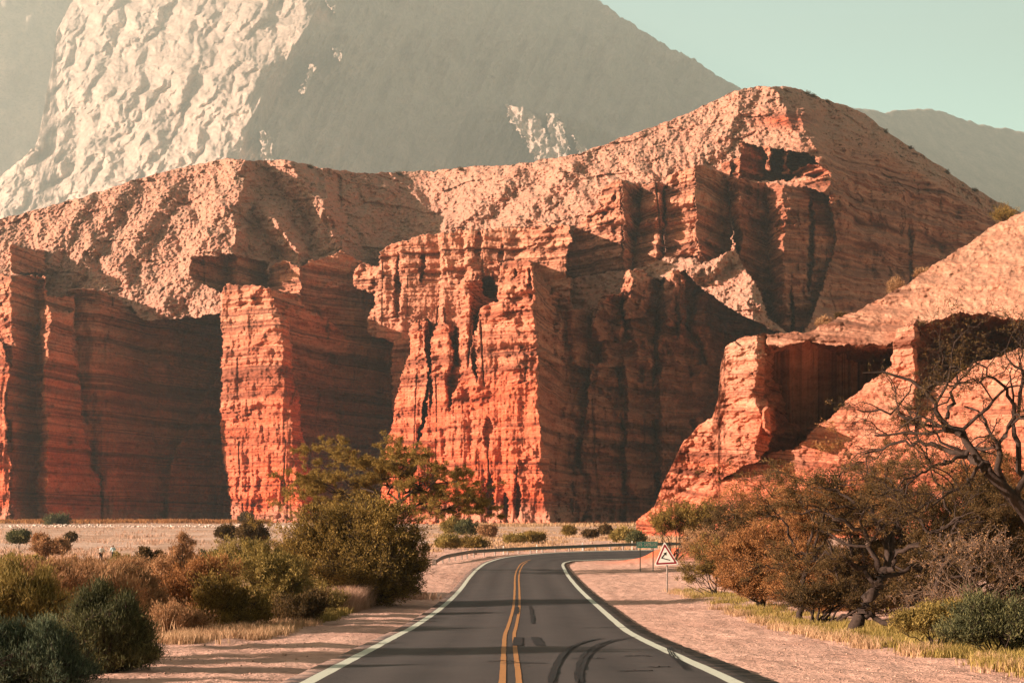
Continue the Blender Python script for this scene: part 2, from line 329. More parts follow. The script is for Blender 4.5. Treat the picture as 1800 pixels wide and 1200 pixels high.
RIBS = [([(505, 288), (540, 330), (572, 375), (592, 430), (622, 470)], 34, 26), ([(470, 372), (500, 410), (522, 440), (530, 500)], 26, 22), ([(300, 330), (250, 400), (210, 470)], 30, 10),
        ([(150, 355), (110, 420), (75, 470)], 26, 10), ([(220, 330), (170, 400), (130, 480)], 26, 9), ([(375, 380), (350, 450), (290, 530)], 30, 10), ([(690, 330), (720, 380), (742, 420)], 22, 8),
        ([(905, 300), (860, 350), (800, 400)], 26, 9), ([(1010, 285), (960, 340), (900, 390)], 28, 8), ([(1300, 165), (1290, 215), (1240, 260)], 34, 10), ([(1405, 200), (1440, 240), (1450, 290)], 22, 10),
        ([(1300, 425), (1262, 455), (1205, 492)], 26, 16), ([(1240, 435), (1210, 470), (1160, 500)], 22, 12), ([(1300, 425), (1330, 465), (1345, 500)], 16, 10)]
def castles(PX, PY):
    wx = PX + 4.0 * fbm(PX / 45, PY / 45, 1, 3) + 2.6 * fbm(PX / 11, PY / 9, 4, 3, .6) + 1.5 * pn(PX / 70, PY / 3.2, 8)
    wy = PY + 4.0 * fbm(PX / 40, PY / 40, 2, 3) + 2.5 * fbm(PX / 9, PY / 11, 5, 3)
    v = (HY - PY) / F
    D0 = pl([(-330,800),(0,775),(180,748),(330,732),(412,706),(440,732),(500,750),(545,765),(560,756),(600,780),(700,815),(745,812),(760,806),(900,752),(1000,722),(1200,684),(1335,652),(1352,664),(1420,715),(1750,905),(2000,1010)], wx + (PY - 400) * 0.08 + 14 * fbm(PX / 50, PY / 50, 9, 3) - np.clip((PY - 150) * .62, 0, 105) * sstep(1120, 1330, PX) * sstep(520, 330, PY))
    D = talusD(D0, v, 95, 0.7)
    wall = np.zeros(PX.shape)
    for rib, wd, h in RIBS:
        best = np.full(PX.shape, 1e9)
        for (x1, y1), (x2, y2) in zip(rib, rib[1:]):
            tt = np.clip(((wx - x1) * (x2 - x1) + (wy - y1) * (y2 - y1)) / ((x2 - x1) ** 2 + (y2 - y1) ** 2), 0, 1)
            sx = wx - (x1 + tt * (x2 - x1)); dd = np.hypot(sx, wy - (y1 + tt * (y2 - y1)))
            best = np.minimum(best, dd)
        D = D - 1.5 * h * np.maximum(0, 1 - best / wd) ** 0.8
    flank = sstep(1330, 1460, PX + (PY - 300) * -0.15) * sstep(180, 330, PY)
    flank = flank * sstep(0, 25, PY - pl(HILL, PX) - 20)
    # the talus meets the walls: the right flank stays steep rock
    tier = np.floor((PY + 7 * fbm(PX / 60, PX * 0, 23, 2)) / 46.0); tsh = (_hash(tier, tier * 0 + 1, 24) - .5) * 2
    hreg = sstep(955, 1010, PX) * sstep(1420, 1380, PX) * sstep(470, 500, PY); tx = wx + (2.5 + 9.5 * hreg) * tsh + (3 + 11 * hreg) * fbm(PX / 60, PY / 75, 25, 4, .6)
    for poly, plan, bat, *sk in REG:
        m = inpoly(wx, wy, poly)
        d = pl(plan, tx - (sk[0] * (PY - 740) if sk else 0)) + bat * (918 - PY)
        D = np.where(m, d, D); wall = np.where(m, 1.0, wall)
    for (x, y, a, b, h) in NICHE:
        e = ((wx - x) / a) ** 2 + ((wy - y) / b) ** 2
        D = D + h * (1 - sstep(0.4, 1.1, e))
    X = (PX - CX) / F * D; Z = ZC + v * D
    wl = np.maximum(wall, flank)
    # strata
    dip = np.where(PX > 1380, (PX - 1380) * -0.085, 0) + 0.03 * X
    zz = Z + dip + 1.0 * fbm(X / 45, Z / 35, 21, 3)
    sN = lambda s, sd: np.tanh(3.2 * (pn(zz / s, X / 160, sd)))
    amp = (0.55 + 0.8 * sstep(-.3, .4, pn(X / 24, Z / 16, 44))) * (1 + 2.4 * flank); strat = ((1.6 + 1.0 * hreg) * sN(10.0, 41) + 0.9 * sN(4.2, 42) + 0.42 * sN(1.9, 43)) * amp
    low = np.clip((75 - Z) / 75, 0, 1)
    fl = 1.6 * ridged(X / 7.0, Z / 60, 51, 3, .55) * (0.35 + low) + 0.9 * ridged(X / 2.4, Z / 22, 52, 3) * (0.25 + low * 1.0)
    crack = (np.abs(pn(X / 21, Z / 420, 53)) < 0.012) * 2.2 * (pn(X / 30, Z / 26, 56) > 0.0)
    rough = 1.5 * fbm(X / 9, Z / 9, 54, 5, .58) + .35 * fbm(X / 1.2, Z / 1.0, 55, 2) + 2.4 * crags(X / 9, Z / 20, 57, 2, .5)
    blk = 2.2 * np.tanh(4 * fbm(X / 10, Z / 6, 47, 4, .6)) * sstep(-.1, .5, fbm(X / 30, Z / 25, 48, 2))
    hz_ = 1 + .7 * sstep(955, 1010, PX) * (1 - flank)
    D = D - wl * hz_ * (1.15 * strat + fl * 0.85 * (1 - 0.4 * flank) + rough + blk - crack)
    # talus: gullies running down the slope, boulders
    tl = 1 - wl
    q = X + 0.25 * (Z - 100)
    q = X + np.where(PX < 600, .7, np.where(PX < 1150, .55, -.3)) * (Z - 100) + 5 * fbm(X / 30, Z / 30, 68, 3); gully = 4.0 * ridged(q / 24, Z / 110, 61, 2, .5) + 1.3 * ridged(q / 8.5, Z / 40, 69, 3, .55) + 1.5 * crags(q / 7, Z / 12, 62, 3, .6) + 1.8 * fbm(X / 3, Z / 3, 63, 4, .65)
    bould = 1.3 * np.maximum(0, pn(X / 1.9, Z / 1.4, 64) - 0.28) * 4
    # scarps and ribs on the slopes
    scarp = 5 * sstep(0.12, 0.2, pn(X / 30, (Z + .2 * X) / 14, 65)) 
    D = D - tl * (gully + bould + scarp * 0.7)
    foot = np.clip((7.5 + 5 * fbm(X / 14, X * 0, 58, 3) - Z) / 8, 0, 1.6) * (PY > 700)
    D = D - foot ** 1.4 * (7 + 2.5 * fbm(X / 3, Z / 3, 59, 4)); wl = wl * (1 - .6 * np.clip(foot * 2, 0, 1))
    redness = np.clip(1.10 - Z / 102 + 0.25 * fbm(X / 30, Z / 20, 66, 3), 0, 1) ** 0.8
    rp = np.exp(-(((PX - 1380) / 60) ** 2 + ((PY - 212) / 18) ** 2))
    shade_dk = np.clip(flank + .9 * sstep(1222, 1300, PX) * wl * (PY < 640) + .75 * sstep(955, 1010, PX) * sstep(500, 560, PY) * wl, 0, .9)  # shade on the flank, right wall and upper cliffs, put into the colour
    return D, {'wall': np.maximum(wl, rp), 'low': np.maximum(redness, rp), 'zs': zz, 'dk': shade_dk * (.75 + .25 * np.tanh(3 * fbm(X / 20, zz / 9, 67, 3)))}
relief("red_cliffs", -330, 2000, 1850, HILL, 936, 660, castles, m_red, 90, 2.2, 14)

# ------------------------------------------------------------------ near hill with the hollow, right
RH = [(1118, 915), (1150, 890), (1165, 850), (1180, 820), (1200, 780), (1230, 745), (1252, 735), (1262, 700), (1266, 645), (1275, 610), (1300, 595), (1340, 586), (1400, 585), (1430, 580), (1470, 560), (1510, 545), (1560, 518), (1600, 495), (1650, 460), (1700, 430), (1740, 400), (1800, 370), (1900, 325), (2100, 280)]
RREG = [
 ([(1560,300),(2150,200),(2150,700),(1800,565),(1700,545),(1600,575),(1560,606),(1300,606),(1290,590),(1430,570)], [(1290,250),(1600,246),(2150,220)], .13),
 ([(1335,602),(1420,604),(1560,612),(1598,596),(1575,640),(1500,692),(1450,738),(1395,792),(1345,800),(1335,700)], [(1335,262),(1400,274),(1600,284)], .02),
 ([(1612,574),(1650,562),(1700,548),(1800,566),(1950,560),(1950,640),(1790,610),(1700,645),(1640,690),(1612,705)], [(1600,256),(1700,268),(1950,284)], .02),
 ([(1100,940),(1120,880),(1150,840),(1165,800),(1200,760),(1240,730),(1255,640),(1265,590),(1345,580),(1347,700),(1352,790),(1330,805),(1250,850),(1180,940)], [(1100,268),(1165,259),(1250,254),(1275,250),(1330,243),(1352,246)], .035),
 ([(1571,600),(1580,572),(1612,566),(1614,640),(1606,765),(1572,725)], [(1568,240),(1606,234),(1614,237)], .03),
]
def near_hill(PX, PY):
    wx = PX + 7 * fbm(PX / 60, PY / 60, 101, 4) + 2.5 * fbm(PX / 13, PY / 11, 104, 3, .6)
    wy = PY + 7 * fbm(PX / 50, PY / 50, 102, 4) + 2.5 * fbm(PX / 12, PY / 12, 105, 3)
    v = (HY - PY) / F
    D0 = pl([(1100,262),(1250,247),(1400,238),(1600,226),(2150,190)], wx)
    D = talusD(D0, v, 4, 1.3); wall = np.zeros(PX.shape) + 0.35
    for k, (poly, plan, bat) in enumerate(RREG):
        m = inpoly(wx, wy, poly); d = pl(plan, wx) + bat * (800 - PY) * (1 if k else 0) + (bat * np.maximum(0, 606 - PY) if k == 0 else 0)
        if k in (1, 2):
            yt_ = pl([(1335, 600), (1560, 606), (1600, 596)], wx) if k == 1 else pl([(1612, 570), (1700, 546), (1800, 562), (1950, 556)], wx)
            dip_ = np.clip((wy - yt_) / (62 if k == 1 else 40), 0, 1); side = np.clip((wx - (1338 if k == 1 else 1612)) / 45, 0, 1)
            rim = pl(RREG[0][1], wx); d = rim + (d - rim) * np.sqrt(dip_) * (.25 + .75 * np.sqrt(side)) + 2.2 * fbm(wx / 26, wy / 22, 141, 5, .6)
        D = np.where(m, d, D); wall = np.where(m, (0.3 + .65 * sstep(1680, 1540, wx + .5 * (wy - 500))) if k == 0 else 1.0, wall)
    e = ((wx - 1348) / 15) ** 2 + ((wy - 738) / 24) ** 2
    D = D - 9 * (1 - sstep(.6, 1.1, e))
    X = (PX - CX) / F * D; Z = ZC + v * D
    zz = Z + .12 * X + .8 * fbm(X / 14, Z / 14, 121, 3)
    strat = .7 * np.tanh(3 * pn(zz / 2.6, X / 60, 122)) + .3 * np.tanh(3 * pn(zz / .9, X / 60, 123))
    wX = X + 2.5 * fbm(X / 8, Z / 8, 129, 3); fl = .18 * ridged(wX / 3.6, Z / 5, 124, 3, .55) + 1.15 * fbm(X / 5.5, Z / 4, 125, 6, .56) + 1.0 * crags((X + .4 * Z) / 7, Z / 6, 127, 4, .55) + .6 * np.tanh(4 * fbm(X / 5, Z / 3, 130, 4, .6))
    b = .5 * np.maximum(0, pn(X / .7, Z / .5, 126) - .25) * (1 - wall) * 2
    cap = inpoly(wx, wy, RREG[0][0]); sm = np.where(cap, .38, .55 + .45 * sstep(.35, .8, wall)); D = D - strat * wall - fl * sm - b * .4
    wall = np.maximum(wall, .35 + .6 * np.clip((34 - Z) / 12, 0, 1))
    low = np.clip(1.15 - (Z - 2) / 34 + .35 * fbm(X / 8, Z / 6, 128, 4), 0, 1)
    return D, {'wall': wall, 'low': low, 'zs': zz}
relief("near_red_hill", 1118, 2150, 900, RH, 965, 520, near_hill, m_near, 30, 3.5, 15)
# ------------------------------------------------------------------ road geometry
LP = [(-3.3,-30,3.6),(-3.28,0,2.75),(-3.26,12,2.22),(-3.25,23.2,1.72),(-3.28,33,1.27),(-3.28,41,.92),(-3.2,47,.70),(-3.03,62,.33),(-2.94,80,.07),(-2.88,98,.03),(-2.6,111,.1),(-1.9,121,.25),(0,130,.42),(4.5,138,.55),(12,143.5,.6),(25,148,.6),(60,156,.6)]
RP = [(3.5,-30,3.6),(3.5,0,2.75),(3.52,12,2.22),(3.55,23.2,1.72),(3.51,33,1.27),(3.5,41,.92),(3.58,47,.70),(3.77,62,.33),(3.85,80,.06),(3.92,98,0),(4.1,111,0),(4.35,121.5,0),(5.0,128,0),(6.6,132,0),(14,137.5,0),(26,141.5,0),(60,149,0)]
NS = 420
LE, RE = catmull(LP, NS), catmull(RP, NS)
def road_pt(i, s, dz=0.0):
    """s: 0 at the left edge line, 1 at the right edge line"""
    i = np.asarray(i); s = np.asarray(s)
    A = LE[i]; B = RE[i]; P = A + (B - A) * s[..., None]; P = P.copy(); P[..., 2] += dz
    return P
def strip(s0, s1, i0, i1, dz, name, material, parent, wob=0.0, step=1, seed=0):
    i = np.arange(i0, i1, step); k = len(i)
    j0 = wob * fbm(i / 5.0, i * 0, seed, 3); j1 = wob * fbm(i / 5.0, i * 0 + 9, seed + 1, 3)
    a = road_pt(i, s0 + j0 * np.ones(k), dz); b = road_pt(i, s1 + j1 * np.ones(k), dz)
    V = np.stack([a, b], 1).reshape(-1, 3); q = np.arange(k - 1) * 2
    Q = np.stack([q, q + 1, q + 3, q + 2], -1)
    return link(name, mesh_np(name, V, Q, [material]), parent)
i_all = np.arange(NS)
MID = (LE + RE) / 2; WID = np.linalg.norm((RE - LE)[:, :2], axis=1)
ZP = np.array([(-60, 4.4), (-30, 3.6), (0, 2.75), (12, 2.22), (23.2, 1.72), (33, 1.27), (41, .92), (47, .70), (62, .33), (80, .07), (98, 0), (9000, 0)])
def ground_z(x, y, detail=True):
    x = np.asarray(x, float); y = np.asarray(y, float); sh = np.broadcast(x, y).shape
    x = np.broadcast_to(x, sh).ravel(); y = np.broadcast_to(y, sh).ravel()
    zp = np.interp(y, ZP[:, 0], ZP[:, 1]) * np.exp(-(np.maximum(0, np.abs(x) - 10) / 60) ** 2)
    left = sstep(-9, -24, x) * sstep(15, 60, y) * sstep(330, 200, y)
    base = zp - 0.75 * left + 0.35 * sstep(8, 20, x) * sstep(400, 150, y)
    if detail: base = base + .16 * fbm(x / 9, y / 9, 201, 4) * sstep(4, 9, np.abs(x)) + (.25 * fbm(x / 40, y / 40, 202, 3)) * sstep(12, 40, np.abs(x))
    # low red bank beside the far bend
    base = base + 1.25 * np.exp(-(((x - 14.5) / 4.2) ** 2 + ((y - 127) / 5) ** 2)) * (1 + .25 * fbm(x / 1.5, y / 1.5, 203, 3))
    near = np.where((y < 220) & (np.abs(x) < 90))[0]; st = MID[::2]; stn = i_all[::2]
    z = base.copy(); cov = np.zeros(len(x))
    for c in range(0, len(near), 20000):
        n = near[c:c + 20000]
        d = (x[n, None] - st[None, :, 0]) ** 2 + (y[n, None] - st[None, :, 1]) ** 2
        i = stn[np.argmin(d, 1)]
        A = LE[i]; B = RE[i]; ab = (B - A)[:, :2]; ln = np.linalg.norm(ab, axis=1)
        s = ((x[n] - A[:, 0]) * ab[:, 0] + (y[n] - A[:, 1]) * ab[:, 1]) / ln ** 2
        out = np.maximum(0, np.maximum(-s, s - 1)) * ln
        rz = A[:, 2] + (B[:, 2] - A[:, 2]) * np.clip(s, -.08, 1.12)
        tgt = rz - 0.10 + sstep(.25, 1.3, out) * 0.06
        wgt = 1 - sstep(1.5, 9, out)
        z[n] = tgt * wgt + base[n] * (1 - wgt) - 0.02 * (1 - wgt)
        if detail: z[n] += sstep(.6, 2.0, out) * .05 * fbm(x[n] / .9, y[n] / .9, 204, 3)
        cov[n] = out
    return z.reshape(sh)
def gz(x, y): return float(ground_z(np.array([x]), np.array([y]))[0])

# ground sheet
def spaced(n, a, lim, pw):
    t = np.linspace(-1, 1, n); return np.sign(t) * (a * np.abs(t) + (lim - a) * np.abs(t) ** pw)
gx = spaced(520, 42, 4000, 7); ty = np.linspace(0, 1, 760); gy = -40 + 230 * ty + 8800 * ty ** 8
GX, GY = np.meshgrid(gx, gy)
GZ = ground_z(GX, GY)
red = np.exp(-(((GX - 14.5) / 4.6) ** 2 + ((GY - 127) / 5.5) ** 2)) * 1.6
plainm = np.clip(sstep(170, 230, GY) + sstep(-11, -17, GX) * sstep(20, 60, GY), 0, 1)
m_ground, t, b = mat("sandy_ground", 0.95); P = geo(t)
n0 = noise(t, P, 0.35, 6, .6); n1 = noise(t, P, 3.0, 6, .65); n2 = noise(t, P, 0.03, 4); n3 = noise(t, P, 9.0, 3, .6)
sand = mix(t, ramp(t, n0, [(.3, (0, 0, 0)), (.7, (1, 1, 1))]), (0.46, 0.265, 0.205), (0.58, 0.36, 0.285))
track = noise(t, P, 1.0, 4, .6, (1.6, .09, 1))
sand = mix(t, 0.6, sand, ramp(t, track, [(.35, (.78, .75, .74)), (.55, (1, 1, 1))]), 'MULTIPLY')
dry = mix(t, ramp(t, noise(t, P, .5, 6, .7, (.35, 1, 1)), [(.38, (0, 0, 0)), (.6, (1, 1, 1))]), (0.30, 0.18, 0.115), (0.50, 0.33, 0.25))
dry = mix(t, ramp(t, n2, [(.45, (0, 0, 0)), (.65, (.8, .8, .8))]), dry, (0.55, 0.40, 0.33))
c = mix(t, attr(t, 'plain'), sand, dry); c = mix(t, attr(t, 'red'), c, (0.55, 0.13, 0.06))
c = mix(t, .8, c, ramp(t, n1, [(.3, (.62, .6, .6)), (.48, (1, 1, 1)), (.72, (1.1, 1.1, 1.1))]), 'MULTIPLY')
t.links.new(c, b.inputs['Base Color'])
bump(t, b, math_(t, 'ADD', math_(t, 'ADD', n0, math_(t, 'MULTIPLY', n1, .35)), math_(t, 'MULTIPLY', n3, .12)), .35, .8)
g = link("ground", mesh_np("ground", np.stack([GX, GY, GZ], -1).reshape(-1, 3), gridfaces(*GX.shape), [m_ground], {'red': np.clip(red, 0, 1), 'plain': plainm}, smooth=True)); g['kind'] = 'structure'

# road slab, wider than the edge lines, with a ragged broken edge
m_asph, t, b = mat("asphalt", 0.8); P = geo(t); b.inputs['Specular IOR Level'].default_value = .3
na = noise(t, P, 30, 3, .7); nb = noise(t, P, .6, 5, .6); nc_ = noise(t, P, 1.0, 4, .6, (1.1, .05, 1))
c = mix(t, ramp(t, nb, [(.3, (0, 0, 0)), (.7, (1, 1, 1))]), (0.026, 0.022, 0.023), (0.042, 0.035, 0.035))
c = mix(t, 1.0, c, ramp(t, na, [(.25, (.55, .55, .55)), (.5, (1, 1, 1)), (.78, (1.7, 1.6, 1.5))]), 'MULTIPLY')
c = mix(t, .7, c, ramp(t, nc_, [(.3, (.7, .7, .7)), (.6, (1.1, 1.08, 1.05))]), 'MULTIPLY')
crk = N(t, 'ShaderNodeTexVoronoi', feature='DISTANCE_TO_EDGE'); crk.inputs['Scale'].default_value = .42; wv_ = N(t, 'ShaderNodeTexNoise'); wv_.inputs['Scale'].default_value = 1.2; wv_.inputs['Detail'].default_value = 4; t.links.new(P, wv_.inputs['Vector'])
va = N(t, 'ShaderNodeVectorMath', operation='ADD'); t.links.new(P, va.inputs[0]); t.links.new(wv_.outputs['Color'], va.inputs[1]); t.links.new(va.outputs[0], crk.inputs['Vector'])
c = mix(t, ramp(t, crk.outputs['Distance'], [(.006, (.7, .7, .7)), (.014, (0, 0, 0))]), c, (.016, .014, .014))
dst = noise(t, P, 2.2, 5, .7); c = mix(t, math_(t, 'MULTIPLY', attr(t, 'edge'), ramp(t, dst, [(.42, (0, 0, 0)), (.6, (.8, .8, .8))])), c, (.30, .19, .15))
c = mix(t, math_(t, 'MULTIPLY', attr(t, 'track'), .22), c, (.12, .10, .095))
t.links.new(c, b.inputs['Base Color']); bump(t, b, na, .01, .6)
ii = np.arange(NS); so = 0.10 + .012 * fbm(ii / 3.0, ii * 0, 301, 4)
cols = []; ee, tt_ = [], []
fr = np.interp(LE[:, 1], [23, 60, 100, 125], [1.0, .9, .7, .35])
for s, dz, e_v, t_v in ((-(0.045 + so * 0.25), -.25, 1, 0), (-(0.04 + so * .25), 0, 1, 0), (0.0, .003, .25, 0), (0.04, .006, 0, 0), (0.13, .010, 0, 1), (0.25, .015, 0, 0), (.36, .022, 0, 1), (0.5, .03, 0, 0), (.62, .023, 0, 1), (0.75, .015, 0, 0), (.87, .010, 0, 1), (.96, .005, 0, 0), (1.0, .003, .15, 0), (1.0 + so * fr, 0, 1, 0), (1.02 + so * fr, -.25, 1, 0)):
    cols.append(road_pt(ii, s * np.ones(NS), dz)); ee.append(np.full(NS, e_v)); tt_.append(np.full(NS, t_v))
V = np.stack(cols, 1); m_ = V.shape[1]
road = link("road", mesh_np("road", V.reshape(-1, 3), gridfaces(NS, m_)[:, ::-1], [m_asph], {'edge': np.stack(ee, 1), 'track': np.stack(tt_, 1)}, smooth=False)); road['kind'] = 'structure'
def paint(name, col, wear, sc_=9):
    m, t, b = mat(name, .7); P = geo(t); n = noise(t, P, sc_, 5, .7)
    c = mix(t, ramp(t, n, [(wear, (0, 0, 0)), (wear + .1, (1, 1, 1))]), (0.10, .08, .07), col); t.links.new(c, b.inputs['Base Color']); return m
m_white = paint("white_road_paint", (.48, .50, .42), .30); m_yel = paint("yellow_road_paint", (.36, .165, .055), .34); m_tar = paint("tyre_rubber_mark", (0.010, .010, .011), .26, 14)
def crown(s): return .015 + .03 * max(0, 1 - abs(s - .5) * 2) * 1.0
strip(-.018, .018, 0, NS, .008, "edge_line", m_white, road, .002, seed=311)
strip(.982, 1.018, 0, NS, .008, "edge_line", m_white, road, .002, seed=313)
strip(.447, .463, 0, int(np.argmin(np.abs(MID[:, 1] - 127))), .036, "centre_line", m_yel, road, .0012, seed=315)
strip(.486, .501, 0, int(np.argmin(np.abs(MID[:, 1] - 123))), .036, "centre_line", m_yel, road, .0012, seed=317)
def road_z(x, y):
    i = int(np.argmin((MID[:, 0] - x) ** 2 + (MID[:, 1] - y) ** 2)); A, B = LE[i], RE[i]
    s = (x - A[0]) / (B[0] - A[0]); return A[2] + (B[2] - A[2]) * s + .03 * (1 - abs(s - .5) * 2) + .012
def gp(px, py):
    """road point seen at a photo pixel"""
    d = 40.0
    for _ in range(60):
        x = (px - CX) / F * d; z = road_z(x, d) if d > 5 else 0
        d = .5 * d + .5 * (ZC - z) * F / (py - HY)
    return (px - CX) / F * d, d
def mark(px_pts, wid, name="tyre_mark", n=60, wob=.02, seed=0):
    P = catmull([gp(*p) for p in px_pts], n); T = np.gradient(P, axis=0); T /= np.linalg.norm(T, axis=1)[:, None]
    Nn = np.stack([-T[:, 1], T[:, 0]], -1); V = []
    k = np.arange(n)
    wv = wid / 2 * (np.ones(n) if name == 'tar_patch' else np.interp(k / n, [0, .08, .85, 1], [.5, 1, 1, .15]))
    for sgn in (-1, 1):
        q = P + Nn * (wv + wob * fbm(k / 4., k * 0 + sgn, seed, 3))[:, None] * sgn
        V.append(np.column_stack([q, [road_z(a, c_) + .004 for a, c_ in q]]))
    V = np.stack(V, 1).reshape(-1, 3); q = np.arange(n - 1) * 2
    return link(name, mesh_np(name, V, np.stack([q, q + 1, q + 3, q + 2], -1), [m_tar]), road)
mark([(968, 1199), (973, 1180), (985, 1155), (1003, 1138), (1030, 1127), (1060, 1121)], .13, seed=1)
mark([(1014, 1199), (1014, 1180), (1022, 1155), (1040, 1138), (1070, 1126), (1110, 1119)], .075, seed=2)
mark([(1022, 1199), (1022, 1180), (1031, 1155), (1049, 1138), (1080, 1126), (1120, 1118)], .075, seed=3)
mark([(909, 1134), (910, 1127), (911, 1119)], .24, "tar_patch", 12, .01, 4)
mark([(951, 1134), (945, 1127), (940, 1119)], .24, "tar_patch", 12, .02, 5)
mark([(937, 1095), (935, 1080), (932, 1064)], .12, "tar_patch", 20, .04, 6)
mark([(908, 1078), (909, 1070), (909, 1066)], .15, "tar_patch", 12, .04, 7)
for k_, (a, bq, y) in enumerate([(855, 905, 1161), (1005, 1065, 1156), (1098, 1145, 1152), (1085, 1148, 1178), (1140, 1180, 1171), (880, 960, 1164), (1010, 1120, 1102)]):
    mark([(a, y + .8), ((a + bq) / 2, y), (bq, y + .5)], .10, "cross_streak", 14, .03, 20 + k_)  # short thin dark streaks across the road
for k_ in range(3):
    mark([(1172 + 4 * k_, 1136), (1178 + 4 * k_, 1150), (1192 + 4.5 * k_, 1164), (1206 + 4 * k_, 1178)], .03, seed=30 + k_)
# ------------------------------------------------------------------ guardrail, signs, people
def bm_obj(name, bm, material, parent=None, smooth=False):
    me = bpy.data.meshes.new(name); bmesh.ops.recalc_face_normals(bm, faces=bm.faces); bm.to_mesh(me); bm.free()
    me.materials.append(material)
    if smooth:
        for p in me.polygons: p.use_smooth = True
    return link(name, me, parent)
def box(bm, c, s, bevel=0.0):
    r = bmesh.ops.create_cube(bm, size=1); bmesh.ops.scale(bm, vec=s, verts=r['verts']); bmesh.ops.translate(bm, vec=c, verts=r['verts'])
    if bevel: bmesh.ops.bevel(bm, geom=list({e for v in r['verts'] for e in v.link_edges}), offset=bevel, segments=2, affect='EDGES')
def prism(bm, pts, y0, y1):
    """outline in X-Z pushed through Y"""
    a = [bm.verts.new((x, y0, z)) for x, z in pts]; b_ = [bm.verts.new((x, y1, z)) for x, z in pts]; n = len(pts)
    bm.faces.new(a); bm.faces.new(b_[::-1])
    for i in range(n): bm.faces.new((a[i], b_[i], b_[(i + 1) % n], a[(i + 1) % n]))
m_galv = plain("galvanised_steel", (.11, .125, .12), .5, .4); m_post = plain("weathered_steel_post", (.20, .16, .14), .7, .2)
m_wh = plain("white_reflective_paint", (.62, .60, .55), .5, 0, .08); m_redp = plain("dark_red_sign_border", (.20, .012, .02), .5, 0, .1)
m_blk = plain("black_sign_mark", (.012, .012, .012), .5); m_grn = plain("green_sign_face", (.02, .27, .25), .5, 0, .12)

RT = catmull([(-6.3,117,.52),(-5.6,120,.86),(-4.1,126,1.02),(-3.1,129.5,1.06),(0,134.5,1.11),(2.8,138.3,1.14),(5.66,141.5,1.17),(11.8,147,1.27),(15.5,149.5,1.28),(24,152.8,1.30),(34,154.5,1.3)], 260)
gr = empty("guardrail", (0, 134.5, gz(0, 134.5)))
tag(gr, "grey steel guardrail curving along the outside of the bend", "guardrail")
prof = [(0, 0), (.05, -.03), (.06, -.09), (.0, -.14), (.0, -.17), (.06, -.22), (.05, -.28), (0, -.31), (-.012, -.31), (.035, -.27), (.045, -.22), (-.02, -.17), (-.02, -.14), (.045, -.09), (.035, -.04), (-.012, 0)]
T = np.gradient(RT[:, :2], axis=0); T /= np.linalg.norm(T, axis=1)[:, None]; Nn = np.stack([T[:, 1], -T[:, 0]], -1)    # towards the road
V = np.zeros((len(RT), len(prof), 3))
for k, (o_, z_) in enumerate(prof): V[:, k, :2] = RT[:, :2] + Nn * o_; V[:, k, 2] = RT[:, 2] + z_
V[:, :, 0] -= gr.location.x; V[:, :, 1] -= gr.location.y; V[:, :, 2] -= gr.location.z
n_, k_ = V.shape[:2]; idx = np.arange(n_ * k_).reshape(n_, k_); a_ = idx[:-1]; b2 = idx[1:]
Q = np.stack([a_, np.roll(a_, -1, 1), np.roll(b2, -1, 1), b2], -1).reshape(-1, 4)
link("rail", mesh_np("rail", V.reshape(-1, 3), Q, [m_galv]), gr)
s_ = np.concatenate([[0], np.cumsum(np.linalg.norm(np.diff(RT[:, :2], axis=0), axis=1))])
post_me = None
for k, q in enumerate(np.arange(.5, s_[-1] - .3, 1.95)):
    i = int(np.searchsorted(s_, q)); x, y, z = RT[i]; g0 = gz(x, y) - .3; h = z - .02 - g0
    bm = bmesh.new(); box(bm, (0, 0, 0), (.10, .14, h)); box(bm, (0, -.08, h / 2 - .16), (.09, .08, .22))
    o = bm_obj("post", bm, m_post, gr); o.location = (x - Nn[i, 0] * .13 - gr.location.x, y - Nn[i, 1] * .13 - gr.location.y, (z - .02 + g0) / 2 - gr.location.z)
    o.rotation_euler.z = math.atan2(T[i, 1], T[i, 0])
bm = bmesh.new(); box(bm, (0, 0, 0), (.36, .10, .62), .04); o = bm_obj("end_terminal", bm, m_post, gr); o.location = (RT[0, 0] - gr.location.x - .1, RT[0, 1] - gr.location.y, RT[0, 2] - .2 - gr.location.z)
for pxr in (890, 948, 1028, 1115):
    i = int(np.argmin(np.abs(CX + F * RT[:, 0] / RT[:, 1] - pxr))); x, y, z = RT[i]; g0 = gz(x, y)
    bm = bmesh.new(); h = z + .20 - g0 + .2; box(bm, (0, 0, 0), (.12, .05, h), .02)
    o = bm_obj("delineator", bm, m_wh, gr); o.location = (x - Nn[i, 0] * .30 - gr.location.x, y - Nn[i, 1] * .30 - gr.location.y, (z + .20 + g0 - .2) / 2 - gr.location.z)

def text(body, size, material, parent, loc, name="lettering"):
    cu = bpy.data.curves.new(name, 'FONT'); cu.body = body; cu.size = size; cu.align_x = 'CENTER'; cu.align_y = 'CENTER'; cu.extrude = .004; cu.offset = .008
    tmp = bpy.data.objects.new(name, cu); C.objects.link(tmp); bpy.context.view_layer.update()
    me = bpy.data.meshes.new_from_object(tmp.evaluated_get(bpy.context.evaluated_depsgraph_get())); bpy.data.objects.remove(tmp)
    me.name = name; me.materials.clear(); me.materials.append(material)
    o = link(name, me, parent); o.location = loc; o.rotation_euler = (math.radians(90), 0, 0); return o
